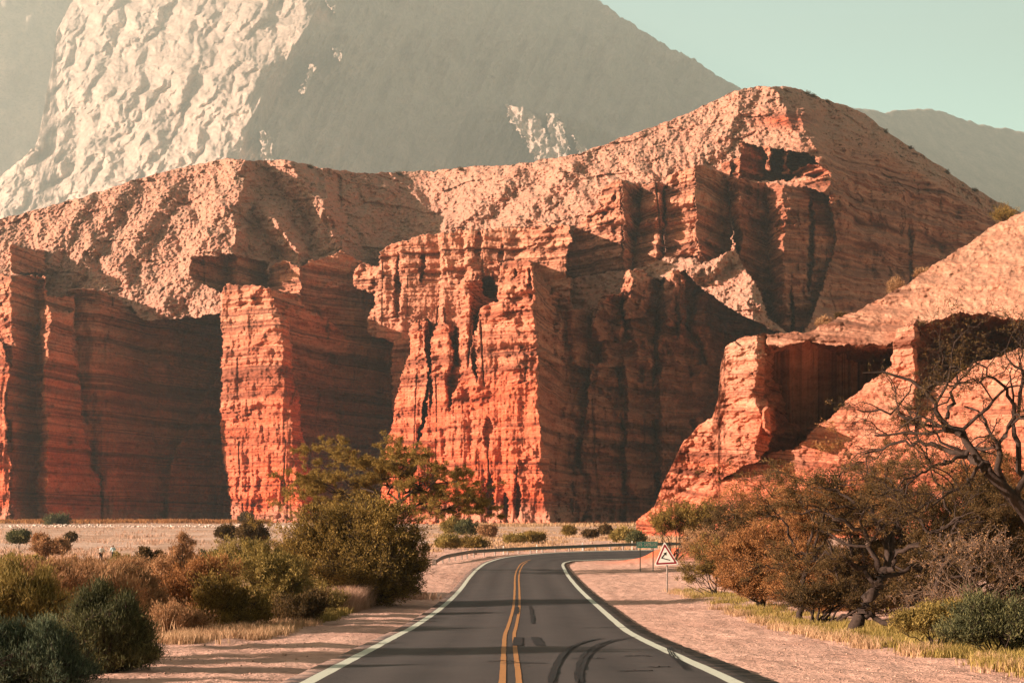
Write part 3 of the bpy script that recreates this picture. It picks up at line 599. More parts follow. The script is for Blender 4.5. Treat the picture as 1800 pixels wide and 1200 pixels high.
# green place-name sign
D_ = 108.0; x0, z0_ = (1137.5 - CX) / F * D_, gz(10.3, D_); sg = empty("place_name_sign", (x0, D_, z0_))
tag(sg, "small green sign reading LOS CASTILLOS on two thin grey posts", "sign")
zc = ZC - 57 * D_ / F - z0_
bm = bmesh.new(); box(bm, (0, 0, zc), (1.60, .03, .50), .01); bd = bm_obj("board", bm, m_grn, sg)
bm = bmesh.new()
for (cx_, cz_, sx_, sz_) in ((0, .225, 1.54, .022), (0, -.225, 1.54, .022), (-.76, 0, .022, .428), (.76, 0, .022, .428)): box(bm, (cx_, -.019, zc + cz_), (sx_, .008, sz_))
bm_obj("border", bm, m_wh, bd)
tx = text("LOS  CASTILLOS", .27, m_wh, bd, (0, -.022, zc)); tx.scale = (.72, 1.15, 1)
for xx in (-.52, .46):
    bm = bmesh.new(); box(bm, (xx, .05, zc / 2 - .05), (.075, .06, zc + .5)); bm_obj("post", bm, m_galv, sg)
# warning triangle
D_ = 78.0; x0 = (1171 - CX) / F * D_; z0_ = gz(x0, D_); wsg = empty("warning_sign", (x0, D_, z0_))
tag(wsg, "white triangular warning sign with dark red border and bent black arrow", "sign")
u = lambda px, py: ((px - 1171) / F * D_, ZC - (py - HY) * D_ / F - z0_)
def rounded(tri, r, n=5):
    out = []; tri = [Vector(p) for p in tri]
    for i, p in enumerate(tri):
        a = (tri[i - 1] - p).normalized(); c_ = (tri[(i + 1) % 3] - p).normalized()
        for k in range(n):
            f = k / (n - 1); A = p + a * r; B = p + c_ * r; out.append(tuple(A * (1 - f) ** 2 + p * 2 * f * (1 - f) + B * f * f))
    return out
tri = [u(1168, 953.5), u(1191.5, 990.5), u(1151.5, 992.5)]; cen = sum((Vector(p) for p in tri), Vector((0, 0))) / 3; tri = [tuple(cen + (Vector(p) - cen) * 1.09) for p in tri]
sc_tri = lambda s: [tuple(cen + (Vector(p) - cen) * s) for p in tri]
bm = bmesh.new(); prism(bm, rounded(tri, .14), -.01, .01); bd = bm_obj("plate", bm, m_wh, wsg)
bm = bmesh.new(); prism(bm, rounded(sc_tri(.88), .10), -.016, -.0105); bm_obj("red_border", bm, m_redp, bd)
bm = bmesh.new(); prism(bm, rounded(sc_tri(.66), .05), -.022, -.0165); bm_obj("white_face", bm, m_wh, bd)
def bar(bm, p, q, w_, y0, y1):
    p, q = Vector(p), Vector(q); d = (q - p).normalized(); n = Vector((-d.y, d.x)) * w_ / 2
    prism(bm, [tuple(p + n), tuple(q + n), tuple(q - n), tuple(p - n)], y0, y1)
bm = bmesh.new(); bar(bm, u(1178, 984), u(1162.6, 980), .055, -.028, -.0225)
bar(bm, u(1162.6, 980.6), u(1168.5, 973.2), .062, -.030, -.0225)
prism(bm, [u(1171.5, 969.8), u(1170.8, 975.8), u(1165.8, 971.6)], -.032, -.0225); bm_obj("bent_arrow", bm, m_blk, bd)
bm = bmesh.new(); q_ = u(1171, 985); bmesh.ops.create_cone(bm, cap_ends=True, segments=12, radius1=.045, radius2=.045, depth=q_[1] + .4)
bmesh.ops.translate(bm, vec=(.06, .06, q_[1] / 2 - .2), verts=bm.verts); bm_obj("pole", bm, m_post, wsg)

# two people among the scrub
def skin_body(name, chains, material, parent, sub=1):
    me = bpy.data.meshes.new(name); vs = []; es = []; rs = []; seen = {}
    for ch in chains:
        prev = None
        for (p, r) in ch:
            key = tuple(round(c_, 3) for c_ in p)
            if key not in seen: seen[key] = len(vs); vs.append(p); rs.append(r)
            i = seen[key]
            if prev is not None and prev != i: es.append((prev, i))
            prev = i
    me.from_pydata(vs, es, []); me.materials.append(material); o = link(name, me, parent)
    md = o.modifiers.new("skin", 'SKIN'); md.use_smooth_shade = True
    if not me.skin_vertices: me.skin_vertices.new()
    for i, r in enumerate(rs): me.skin_vertices[0].data[i].radius = (r, r)
    me.skin_vertices[0].data[0].use_root = True
    s = o.modifiers.new("sub", 'SUBSURF'); s.levels = s.render_levels = sub
    return o
m_skin = plain("skin", (.42, .22, .14), .6, 0, .05); m_shirt = plain("white_cotton", (.70, .68, .64), .9, 0, .06); m_blueshirt = plain("pale_blue_cotton", (.48, .58, .60), .9, 0, .06)
m_pants = plain("dark_trousers", (.035, .04, .055), .9); m_hair = plain("dark_brown_hair", (.05, .02, .012), .7)
def person(px, top, d, lean, label, shirt, turn):
    x = (px - CX) / F * d; z = gz(x, d); r = empty("person", (x, d, z), turn); tag(r, label, "person")
    f = lambda a, b_, c_: (a, -lean * max(0, c_ - .9), c_)
    pel, chest, neck, head = f(0, 0, .95), f(0, 0, 1.28), f(0, 0, 1.45), (0, -lean * .75, 1.60 - lean * .12)
    chains = [[(pel, .14), (f(0, 0, 1.12), .12), (chest, .15), (f(0, 0, 1.40), .09), (neck, .05), ((0, -lean * .66, 1.51), .055), (head, .095), ((0, head[1], head[2] + .09), .06)]]
    for s in (-1, 1):
        chains.append([(pel, .14), ((s * .10, 0, .88), .095), ((s * .11, -.03, .48), .06), ((s * .11, .02, .08), .042), ((s * .11, -.12, .035), .035)])
        sh = (s * .19, f(0, 0, 1.38)[1], 1.38); el = (s * .27, sh[1] - .02, 1.10); wr = (s * .24, sh[1] - .18, .92)
        chains.append([(chest, .15), (sh, .055), (el, .04), (wr, .026), ((wr[0], wr[1] - .05, wr[2] - .03), .032)])
        for q in range(4): chains.append([((wr[0], wr[1] - .05, wr[2] - .03), .032), ((wr[0] + (q - 1.5) * .018, wr[1] - .09, wr[2] - .06), .009), ((wr[0] + (q - 1.5) * .02, wr[1] - .115, wr[2] - .10 + .008 * abs(q - 1.5)), .007)])
        chains.append([((wr[0], wr[1] - .05, wr[2] - .03), .032), ((wr[0] - s * .04, wr[1] - .07, wr[2] - .03), .010), ((wr[0] - s * .045, wr[1] - .10, wr[2] - .05), .008)])
    skin_body("body", chains, m_skin, r)
    sc_ = [[(f(0, 0, .86), .17), (f(0, 0, 1.1), .15), (chest, .175), (f(0, 0, 1.41), .10)]]
    for s in (-1, 1):
        sh = (s * .19, f(0, 0, 1.38)[1], 1.38); el = (s * .265, sh[1] - .02, 1.12); sc_.append([(chest, .175), (sh, .075), (el, .058), ((s * .25, sh[1] - .1, 1.0), .045)])
    skin_body("shirt", sc_, shirt, r)
    skin_body("trousers", [[(pel, .155)] + [((s * .10, 0, .86), .11), ((s * .11, -.03, .48), .075), ((s * .11, .02, .12), .06)] for s in (-1, 1)], m_pants, r)
    skin_body("hair", [[((0, head[1] + .03, head[2] + .07), .105), ((0, head[1] + .06, head[2]), .09), ((0, head[1] + .07, head[2] - .09), .06)]], m_hair, r)
    return r
person(177, 957, 150, .45, "person in a white top leaning forward among the scrub on the left", m_shirt, .9)
person(199, 955, 152, .10, "person in a pale blue shirt standing upright beside the leaning one", m_blueshirt, -2.6)

# ------------------------------------------------------------------ plants
def leafmat(name, stops, transl=.3):
    m = bpy.data.materials.new(name); m.use_nodes = True; t = m.node_tree; b = t.nodes['Principled BSDF']; b.inputs['Roughness'].default_value = .75; b.inputs['Specular IOR Level'].default_value = .15
    col = ramp(t, attr(t, 'rnd'), stops); t.links.new(col, b.inputs['Base Color'])
    tr = t.nodes.new('ShaderNodeBsdfTranslucent'); t.links.new(col, tr.inputs[0]); mx = t.nodes.new('ShaderNodeMixShader'); mx.inputs[0].default_value = transl
    t.links.new(b.outputs[0], mx.inputs[1]); t.links.new(tr.outputs[0], mx.inputs[2]); t.links.new(mx.outputs[0], t.nodes['Material Output'].inputs[0]); return m
PAL = {
 'olive': leafmat("olive_foliage", [(0, (0.07, 0.048, 0.012)), (.5, (0.2, 0.125, 0.03)), (1, (0.38, 0.25, 0.07))]),
 'green': leafmat("dark_green_foliage", [(0, (0.03, 0.036, 0.016)), (.5, (0.09, 0.09, 0.04)), (1, (0.22, 0.19, 0.07))]),
 'blue': leafmat("grey_green_foliage", [(0, (0.026, 0.04, 0.026)), (.5, (0.075, 0.1, 0.06)), (1, (0.2, 0.21, 0.11))]),
 'brown': leafmat("rusty_brown_foliage", [(0, (.10, .042, .014)), (.5, (.27, .115, .040)), (1, (.46, .24, .095))]),
 'tan': leafmat("tan_foliage", [(0, (0.18, 0.09, 0.04)), (.5, (0.34, 0.18, 0.09)), (1, (0.5, 0.31, 0.16))]),
 'gold': leafmat("yellow_green_foliage", [(0, (0.09, 0.07, 0.02)), (.5, (0.25, 0.175, 0.05)), (1, (0.42, 0.31, 0.1))]),
 'dark': leafmat("dusky_foliage", [(0, (0.03, 0.02, 0.008)), (.5, (0.09, 0.055, 0.02)), (1, (0.19, 0.105, 0.04))]),
 'straw': leafmat("straw_grass", [(0, (.26, .15, .08)), (.5, (.42, .26, .15)), (1, (.55, .37, .22))]),
 'pink': leafmat("pinkish_dry_grass", [(0, (.32, .18, .12)), (.5, (.46, .28, .20)), (1, (.58, .39, .28))]),
 'verge': leafmat("verge_grass", [(0, (0.1, 0.08, 0.018)), (.5, (0.26, 0.19, 0.05)), (1, (0.46, 0.32, 0.13))]),
}
m_bark = plain("dark_bark", (.035, .022, .017), .9, 0, .4, 14); m_pale = plain("bleached_dead_wood", (.13, .085, .06), .9, 0, .3, 14)
m_bark2 = plain("brown_bark", (.075, .045, .03), .9, 0, .4, 14)

def tubes(name, P, R, material, parent, sides=4):
    """P (n,k,3) polylines, R (n,k) radii -> one mesh"""
    n, k = P.shape[:2]; T = np.gradient(P, axis=1); T /= np.linalg.norm(T, axis=2, keepdims=True) + 1e-9
    ref = np.where(np.abs(T[..., 2:3]) > .9, np.array([1., 0, 0]), np.array([0, 0, 1.])); A = np.cross(T, ref); A /= np.linalg.norm(A, axis=2, keepdims=True) + 1e-9; B = np.cross(T, A)
    th = np.arange(sides) / sides * 2 * np.pi
    V = P[:, :, None] + R[:, :, None, None] * (A[:, :, None] * np.cos(th)[:, None] + B[:, :, None] * np.sin(th)[:, None])
    idx = np.arange(n * k * sides).reshape(n, k, sides); a, b_ = idx[:, :-1], idx[:, 1:]
    Q = np.stack([a, np.roll(a, -1, 2), np.roll(b_, -1, 2), b_], -1).reshape(-1, 4)
    return V.reshape(-1, 3), Q
def bez(p0, p1, rng, k=7, wob=.12, lift=.15):
    """wobbly curved branches from p0 to p1 (n,3)"""
    n = len(p0); ln = np.linalg.norm(p1 - p0, axis=1)[:, None]
    m1 = p0 * .6 + p1 * .4 + rng.normal(0, 1, (n, 3)) * ln * wob; m1[:, 2] += (ln * lift)[:, 0]
    m2 = p0 * .25 + p1 * .75 + rng.normal(0, 1, (n, 3)) * ln * wob; m2[:, 2] += (ln * lift * .6)[:, 0]
    t = np.linspace(0, 1, k)[None, :, None]
    P = (1 - t) ** 3 * p0[:, None] + 3 * (1 - t) ** 2 * t * m1[:, None] + 3 * (1 - t) * t * t * m2[:, None] + t ** 3 * p1[:, None]
    P[:, 1:-1] += rng.normal(0, .03, (n, k - 2, 3)) * ln[:, None]
    return P
def leaves(pos, dirs, ln, wd, rng):
    n = len(pos); d = dirs / (np.linalg.norm(dirs, axis=1, keepdims=True) + 1e-9)
    s = np.cross(d, rng.normal(0, 1, (n, 3))); s /= np.linalg.norm(s, axis=1, keepdims=True) + 1e-9
    l = ln * rng.uniform(.6, 1.4, (n, 1)); w_ = wd * rng.uniform(.6, 1.3, (n, 1))
    V = np.stack([pos - s * w_ * .3, pos + d * l * .5 - s * w_ * .5, pos + d * l, pos + d * l * .45 + s * w_ * .5], 1)
    return V.reshape(-1, 3), np.arange(n * 4).reshape(n, 4)
def plant(name, label, cat, d, bpx, lumps, pal, nleaf, lsz=(.10, .035), seed=0, group=None, bark=None, stems=3, trunk_r=.09, up=.5, twigs=16, base_d=0, trunk_pts=None, sparse=1.0, tipcol=.25, ftrunk=None, wob=.12):
    """crown lumps (px, py, rx, ry[, metres further]) are seen at distance d; limbs grow from the foot at bpx"""
    rng = np.random.default_rng(seed + 1000); s = d / F
    bx = (bpx - CX) * (d + base_d) / F; by = d + base_d; bz = gz(bx, by) - .08
    root = empty(name, (bx, by, bz)); tag(root, label, cat, group)
    Ls = []
    for l in lumps:
        dd = l[4] if len(l) > 4 else rng.uniform(-.5, .5) * l[2] * s * .7
        D = d + dd; Ls.append(((l[0] - CX) * D / F, D, ZC - (l[1] - HY) * D / F, l[2] * s, min(l[2] * s * 1.0, 4.5), l[3] * s))
    Ls = np.array(Ls); foot = np.array([bx, by, bz])
    area = Ls[:, 3] * Ls[:, 5]; area /= area.sum()
    bnd, brad, tw = [], [], []
    # limbs
    if trunk_pts is not None:
        tp = np.array([[(p[0] - CX) * (d + p[2]) / F, d + p[2], ZC - (p[1] - HY) * (d + p[2]) / F] for p in trunk_pts]); tp[0] = foot
        TP = catmull(tp, 14)[None]; TR = np.linspace(trunk_r * 1.25, trunk_r * .6, 14)[None]
        src = TP[0][6:]
    else: TP = TR = None; src = None
    limbsP, limbsR = [], []
    for c in Ls:
        for _ in range(stems):
            tgt = c[:3] + rng.normal(0, .35, 3) * c[3:6]
            st = foot + np.array([rng.normal(0, .12), rng.normal(0, .12), 0]) if src is None else src[rng.integers(len(src))]
            limbsP.append(bez(st[None], tgt[None], rng, 7, wob, .08)[0]); limbsR.append(np.linspace(trunk_r * (.6 if src is None else .36), trunk_r * .10, 7))
    LP_, LR_ = np.array(limbsP), np.array(limbsR)
    # secondary branches towards points of the crown shell
    B0, B1, lid = [], [], []
    for j, c in enumerate(Ls):
        n2 = max(6, int(twigs * len(Ls) * area[j]))
        u_ = rng.normal(0, 1, (n2, 3)); u_ /= np.linalg.norm(u_, axis=1, keepdims=True); u_[:, 2] = np.where(u_[:, 2] < -.35, u_[:, 2] * .5, u_[:, 2])
        rr = rng.uniform(.5, 1.0, (n2, 1)) ** .7
        B1.append(c[:3] + u_ * rr * c[3:6]); k = rng.integers(j * stems, (j + 1) * stems, n2); B0.append(LP_[k, rng.integers(3, 7, n2)]); lid += [j] * n2
    B0, B1 = np.concatenate(B0), np.concatenate(B1); B1[:, 2] = np.maximum(B1[:, 2], bz + .15)
    SP = bez(B0, B1, rng, 7, .10, .05); SR = np.linspace(trunk_r * .11, max(.006, s * .25), 7)[None] * np.ones((len(SP), 1))
    # twigs
    nt = 5; k = np.repeat(np.arange(len(SP)), nt); st = SP[k, rng.integers(2, 7, len(k))]
    scale = np.array([Ls[i, 3] for i in lid])[k]
    dr = SP[k, -1] - SP[k, 0]; dr /= np.linalg.norm(dr, axis=1, keepdims=True) + 1e-9
    dr = dr * .6 + rng.normal(0, .6, dr.shape); dr[:, 2] += up * .5; dr /= np.linalg.norm(dr, axis=1, keepdims=True) + 1e-9
    TWP = bez(st, st + dr * (scale * rng.uniform(.12, .3, len(k)) * (1 + (1.9 if up >= .9 else .9) * rng.random(len(k)) ** 4))[:, None], rng, 5, .10, .03); TWR = np.linspace(max(.008, s * .28), max(.003, s * .12), 5)[None] * np.ones((len(TWP), 1))
    vs, qs, off = [], [], 0
    for P_, R_, sd_ in ([(TP, TR, 8)] if TP is not None else []) + [(LP_, LR_, 6), (SP, SR, 4), (TWP, TWR, 3)]:
        V, Q = tubes("", P_, R_, None, None, sd_); vs.append(V); qs.append(Q + off); off += len(V)
    V = np.concatenate(vs); link("trunk" if 'tree' in name else "stems", mesh_np("stems", V - foot, np.concatenate(qs), [bark or m_bark]), root)
    # leaves along twigs and the outer halves of branches
    n = int(nleaf * sparse); a = rng.integers(0, len(TWP), int(n * .7)); ta = rng.uniform(0, 3.999, len(a)); i0 = ta.astype(int); f = (ta - i0)[:, None]
    p1 = TWP[a, i0] * (1 - f) + TWP[a, i0 + 1] * f; d1 = TWP[a, i0 + 1] - TWP[a, i0]
    b_ = rng.integers(0, len(SP), n - len(a)); tb = rng.uniform(2.2, 5.999, len(b_)); i1 = tb.astype(int); f = (tb - i1)[:, None]
    p2 = SP[b_, i1] * (1 - f) + SP[b_, i1 + 1] * f; d2 = SP[b_, i1 + 1] - SP[b_, i1]
    p = np.concatenate([p1, p2]); dd_ = np.concatenate([d1, d2]); dd_ /= np.linalg.norm(dd_, axis=1, keepdims=True) + 1e-9
    p = p + rng.normal(0, 1, p.shape) * lsz[0] * .7
    tid = np.concatenate([a, 100000 + b_]); br = _hash(tid, tid * 0, seed)
    dd_ = dd_ * .8 + rng.normal(0, .55, dd_.shape); dd_[:, 2] += up
    V, Q = leaves(p, dd_, lsz[0], lsz[1], rng)
    zmin, zmax = p[:, 2].min(), p[:, 2].max()
    val = np.clip(.35 * br + .55 * rng.random(len(p)) + tipcol * fbm(p[:, 0] / 1.3, p[:, 2] / 1.3, seed, 2), 0, 1)
    link("crown", mesh_np("crown", V - foot, Q, [PAL[pal]], {'rnd': np.repeat(val, 4)}), root)
    return root

def tree(name, label, d, limbs, spawn, depth, pal, nleaf, lsz, seed, bark, flat=.3):
    """limbs drawn as polylines of (px, py) at distance d with start and end radius; finer branches fork off them again and again"""
    rng = np.random.default_rng(seed); fx = limbs[0][0][0]; foot = np.array([(fx[0] - CX) * d / F, d, 0]); foot[2] = gz(foot[0], d) - .1; s = d / F
    root = empty(name, tuple(foot)); tag(root, label, "tree"); vs, qs, off = [], [], 0
    fr = []                                        # frontier: (points, radii, level)
    for li, (pts, r0, r1) in enumerate(limbs):
        k = 16; ph = rng.uniform(-1, 1) * (0 if li == 0 else 1.6)
        W = np.array([[(p[0] - CX) * s, 0, ZC - (p[1] - HY) * s] for p in pts]); t_ = np.linspace(0, 1, len(pts)); W[:, 1] = d + ph * t_
        if li == 0: W[0] = foot
        P = catmull(W, k); P[1:-1] += rng.normal(0, 1.1 * s * 4, (k - 2, 3)) * (0.3 if li == 0 else 1)
        R = np.linspace(r0, r1, k); fr.append((P, R)); V, Q = tubes("", P[None], R[None], None, None, 8); vs.append(V); qs.append(Q + off); off += len(V)
    fr = fr[1:]; ends = []
    P0 = np.array([p for p, _ in fr]); R0 = np.array([r for _, r in fr])
    for lv in range(depth - 1):
        n, k = P0.shape[:2]; ln = np.linalg.norm(np.diff(P0, axis=1), axis=2).sum(1)
        cnt = (6 if lv == 0 else 4 if lv < 3 else 3); a = np.repeat(np.arange(n), cnt); ti = rng.integers(max(1, k // 4), k, len(a)); st = P0[a, ti]
        T = P0[a, ti] - P0[a, np.maximum(ti - 1, 0)]; T /= np.linalg.norm(T, axis=1, keepdims=True) + 1e-9
        dr = T + rng.normal(0, .62, T.shape); dr[:, 2] = dr[:, 2] * (1 - flat) + .08; dr /= np.linalg.norm(dr, axis=1, keepdims=True) + 1e-9
        L_ = ln[a] * rng.uniform(.28, .6, len(a)) * (0.8 if lv == 0 else .95); kk = 7 if lv < 2 else 5
        P1 = bez(st, st + dr * L_[:, None], rng, kk, .16, .02); r_ = np.maximum(R0[a, ti] * .62, .0035); R1 = r_[:, None] * np.linspace(1, .45, kk)[None]; R1 = np.maximum(R1, max(.0035, .16 * s))
        V, Q = tubes("", P1, R1, None, None, 5 if lv == 0 else 3); vs.append(V); qs.append(Q + off); off += len(V); ends.append(P1); P0, R0 = P1, R1
    V = np.concatenate(vs); link("trunk", mesh_np("trunk", V - foot, np.concatenate(qs), [bark]), root)
    e2_ = ends[-2]; idx_ = np.linspace(0, e2_.shape[1] - 1, ends[-1].shape[1]).astype(int); E = np.concatenate([ends[-1], e2_[:, idx_]]); n = nleaf; a = rng.integers(0, len(E), n); ta = rng.uniform(.5, E.shape[1] - 1.001, n); i0 = ta.astype(int); f = (ta - i0)[:, None]
    keep = _hash(a, a * 0 + 3, seed) > .15; a, i0, f = a[keep], i0[keep], f[keep]
    p = E[a, i0] * (1 - f) + E[a, i0 + 1] * f + rng.normal(0, lsz[0] * .6, (len(a), 3)); dd = E[a, i0 + 1] - E[a, i0]; dd /= np.linalg.norm(dd, axis=1, keepdims=True) + 1e-9; dd = dd + rng.normal(0, .6, dd.shape)
    V, Q = leaves(p, dd, lsz[0], lsz[1], rng); val = np.clip(.5 * rng.random(len(p)) + .4 * _hash(a, a * 0 + 9, seed) + .1, 0, 1)
    link("crown", mesh_np("crown", V - foot, Q, [PAL[pal]], {'rnd': np.repeat(val, 4)}), root); return root
G1 = "shrubs along the left roadside"; G2 = "bushes of the right roadside thicket"; G3 = "low bushes on the plain"; G4 = "bushes on the crest of the right hill"
# ---- left of the road
plant("large_bush", "large rounded olive bush, the biggest one left of the road", "bush", 64, 640,
      [(600,955,95,60),(685,935,70,55),(540,955,60,50),(520,985,50,45),(640,1005,110,55),(715,985,45,60),(600,1030,70,45),(570,905,45,22),(650,895,60,22),(640,1050,80,30),(700,1030,50,30),(500,1015,40,35)], 'olive', 125000, (.11, .045), 1, twigs=95, trunk_r=.10, bark=m_bark)
plant("shrub", "tall tan shrub with a pointed feathery top left of the road", "shrub", 66, 322, [(322,962,20,24),(318,990,34,28),(300,1010,46,34)], 'tan', 16000, (.12, .035), 3, G1, up=.9, twigs=34)
plant("shrub", "dense orange brown shrub left of the road below the pointed one", "shrub", 50, 345, [(330,1030,55,45),(380,1010,45,38),(300,1060,50,42),(360,1075,60,40)], 'brown', 34000, (.10, .03), 4, G1, up=.9, twigs=44)
plant("shrub", "olive green shrub with rounded top between the brown roadside shrubs", "shrub", 46, 395, [(385,1050,48,44),(430,1075,50,38),(375,1095,60,30)], 'olive', 30000, (.09, .03), 5, G1, up=.9, twigs=44)
plant("shrub", "broad golden brown shrub touching the largest left bush", "shrub", 54, 490, [(450,1000,50,42),(500,1020,55,50),(470,1050,60,40),(540,1060,40,38)], 'gold', 34000, (.10, .03), 6, G1, up=.8, twigs=44)
plant("shrub", "low dark shrub at the edge of the left gravel shoulder", "shrub", 49, 520, [(520,1075,48,30),(470,1085,40,26),(560,1065,28,30)], 'dark', 20000, (.09, .03), 7, G1, up=.7, twigs=40)
plant("shrub", "thin yellowish shrub behind the olive green roadside shrub", "shrub", 60, 430, [(420,975,40,26),(395,985,40,28),(460,968,34,22)], 'gold', 14000, (.10, .03), 8, G1, up=.9, twigs=34)
plant("large_shrub", "feathery yellow green shrub at the lower left edge of the photo", "shrub", 28, 20, [(10,1045,60,36),(60,1070,60,50),(-30,1090,80,70),(30,1120,70,60),(80,1025,22,28),(20,1000,18,22)], 'gold', 70000, (.11, .013), 9, G1, up=1.0, twigs=60, trunk_r=.04)
plant("large_shrub", "round blue green shrub in the lower left corner beside the gravel", "shrub", 25.5, 195, [(205,1090,40,34),(165,1110,66,46),(235,1120,40,44),(120,1150,80,45),(200,1160,70,30),(255,1150,30,24),(150,1065,30,30),(225,1060,18,26),(180,1040,16,20)], 'green', 90000, (.09, .012), 10, G1, up=1.0, twigs=70, trunk_r=.04)
plant("large_shrub", "dusky green shrub in the bottom left corner of the photo", "shrub", 23, 60, [(60,1160,70,40),(10,1180,70,45),(120,1185,60,30),(-40,1140,60,60),(85,1115,26,24),(30,1120,30,30),(110,1140,24,22)], 'blue', 76000, (.085, .011), 11, G1, up=1.0, twigs=60, trunk_r=.04)
plant("large_shrub", "orange tipped shrub behind the round blue green corner shrub", "shrub", 34, 130, [(120,1035,75,38),(190,1046,60,34),(60,1025,60,34)], 'tan', 60000, (.12, .016), 12, G1, up=1.0, twigs=60, trunk_r=.04)
plant("shrub", "brown feathery shrub between the corner shrubs and the pointed shrub", "shrub", 44, 240, [(230,1028,46,30),(255,1060,40,36),(215,1016,36,20)], 'tan', 26000, (.09, .024), 13, G1, up=1.0, twigs=50, trunk_r=.04)
plant("shrub", "low golden shrub at the foot of the largest left bush beside the gravel", "shrub", 57, 560, [(555,1050,36,22),(590,1058,28,18),(525,1060,30,18)], 'gold', 16000, (.10, .022), 111, G1, up=1.0, twigs=34, trunk_r=.03)
plant("shrub", "pinkish tan feathery shrub right below the two people", "shrub", 72, 210, [(180,1006,44,20),(235,1004,40,22),(150,1012,30,16)], 'tan', 22000, (.14, .022), 112, G1, up=1.0, twigs=40, trunk_r=.03)
plant("shrub", "yellow tipped shrub at the left edge behind the corner shrubs", "shrub", 52, 40, [(30,1022,60,30),(90,1020,44,26),(-20,1030,40,30)], 'gold', 30000, (.12, .018), 113, G1, up=1.0, twigs=50, trunk_r=.03)
plant("shrub", "pale golden shrub between the pointed shrub and the largest left bush", "shrub", 76, 430, [(400,1000,44,22),(450,998,44,24),(490,990,30,24)], 'gold', 24000, (.13, .022), 114, G1, up=1.0, twigs=44, trunk_r=.03)
plant("shrub", "straw coloured shrub leaning over the yellow dry grass at left", "shrub", 41, 310, [(300,1095,44,26),(340,1100,40,22),(275,1110,30,20)], 'tan', 24000, (.10, .016), 115, G1, up=1.0, twigs=44, trunk_r=.025)
for k, (px, cy, rx, ry, d, pal, lab) in enumerate([
    (40, 998, 55, 16, 84, 'gold', "low yellow scrub patch at the far left edge of the scrub belt"),
    (130, 1000, 50, 14, 88, 'tan', "low tan scrub just below the dark boulder"),
    (215, 988, 22, 12, 130, 'gold', "small yellow brown bush in front of the standing person"),
    (90, 962, 30, 14, 150, 'tan', "pinkish tan bush left of the dark boulder"),
    (260, 985, 26, 18, 95, 'dark', "thin dark bush with bare twigs right of the two people"),
    (380, 985, 30, 22, 80, 'green', "small dark green bush above the golden roadside shrubs"),
    (445, 935, 28, 18, 160, 'dark', "dusky bush at the left of the largest bush on the plain"),
    (398, 936, 18, 10, 190, 'dark', "small dark bush beside a pale rock on the left plain"),
    (32, 943, 18, 11, 205, 'green', "dark green bush at the left edge of the open plain"),
    (70, 947, 10, 6, 200, 'brown', "tiny brown bush right of the left edge bush"),
    (124, 944, 9, 6, 215, 'dark', "tiny grey bush on the left open plain"),
    (433, 911, 12, 7, 560, 'dark', "round bush at the foot of the sunlit pillar"),
    (100, 916, 26, 8, 520, 'green', "green bush at the foot of the shaded left cliffs"),
    (798, 925, 20, 15, 262, 'gold', "yellow green bush left half of the pair below the central tower"),
    (822, 927, 20, 13, 258, 'green', "round dark green bush below the central tower"),
    (857, 933, 16, 9, 250, 'tan', "bare pinkish bush right of the round dark green bush"),
    (935, 945, 26, 5, 205, 'olive', "flat dark bush beyond the middle of the guardrail"),
    (905, 948, 18, 4, 200, 'gold', "olive bush just left of the flat dark bush beyond the guardrail"),
    (830, 955, 32, 5, 180, 'olive', "long low olive bush beyond the left end of the guardrail"),
    (788, 952, 22, 10, 172, 'gold', "yellow bush beyond the left tip of the guardrail"),
    (1001, 933, 10, 6, 260, 'olive', "small round olive bush on the plain before the dark cliff"),
    (1064, 932, 10, 7, 262, 'dark', "small brown bush on the plain left of the sign"),
    (1038, 938, 12, 3, 230, 'dark', "flat dark green bush between two small round ones"),
    (1100, 942, 26, 11, 205, 'gold', "yellow green bush just left of the green sign"),
    (1120, 946, 16, 9, 190, 'green', "dark green bush directly behind the green sign")]):
    sz = max(.05, d / 1422 * 1.5)
    plant("bush", lab, "bush", d, px, [(px, cy, rx, ry), (px - rx * .45, cy + ry * .3, rx * .55, ry * .7), (px + rx * .5, cy + ry * .25, rx * .5, ry * .75)], pal,
          int(1800 + 60 * rx * ry / max(1, d / 90)) if rx * ry < 900 else 9000, (sz * 1.5, sz * .6), 40 + k, G3, up=.6, twigs=14, trunk_r=.05, stems=2)
# ---- right of the road
plant("bush", "green brown bush on the rise behind the two signs", "bush", 118, 1185, [(1180,905,40,26),(1220,900,40,26),(1250,905,40,28),(1165,925,26,18),(1215,925,44,18)], 'olive', 30000, (.13, .05), 80, G2, twigs=40)
plant("bush", "dark leafy bush right of the bush behind the signs", "bush", 105, 1300, [(1285,898,46,26),(1325,905,40,30),(1270,925,40,24),(1370,885,50,30),(1300,940,50,30)], 'dark', 36000, (.12, .045), 81, G2, twigs=40)
plant("bush", "small open bush with black forked stems right of the warning sign", "bush", 72, 1262, [(1245,975,46,32),(1220,1000,36,22),(1270,1000,36,30),(1205,1015,20,14)], 'olive', 17000, (.09, .03), 82, G2, twigs=40, sparse=.8, trunk_r=.05)
plant("bush", "pale tan bush between the warning sign and the thicket", "bush", 82, 1270, [(1235,950,40,24),(1275,955,36,26),(1205,965,24,16)], 'tan', 16000, (.10, .03), 83, G2, twigs=36)
plant("bush", "rusty orange bush, the leftmost mass of the thicket", "bush", 62, 1335, [(1320,985,60,52),(1300,1020,44,36),(1350,940,50,36),(1345,1035,50,34),(1300,955,40,26),(1380,1010,50,46)], 'brown', 90000, (.09, .032), 84, G2, twigs=80, wob=.16)
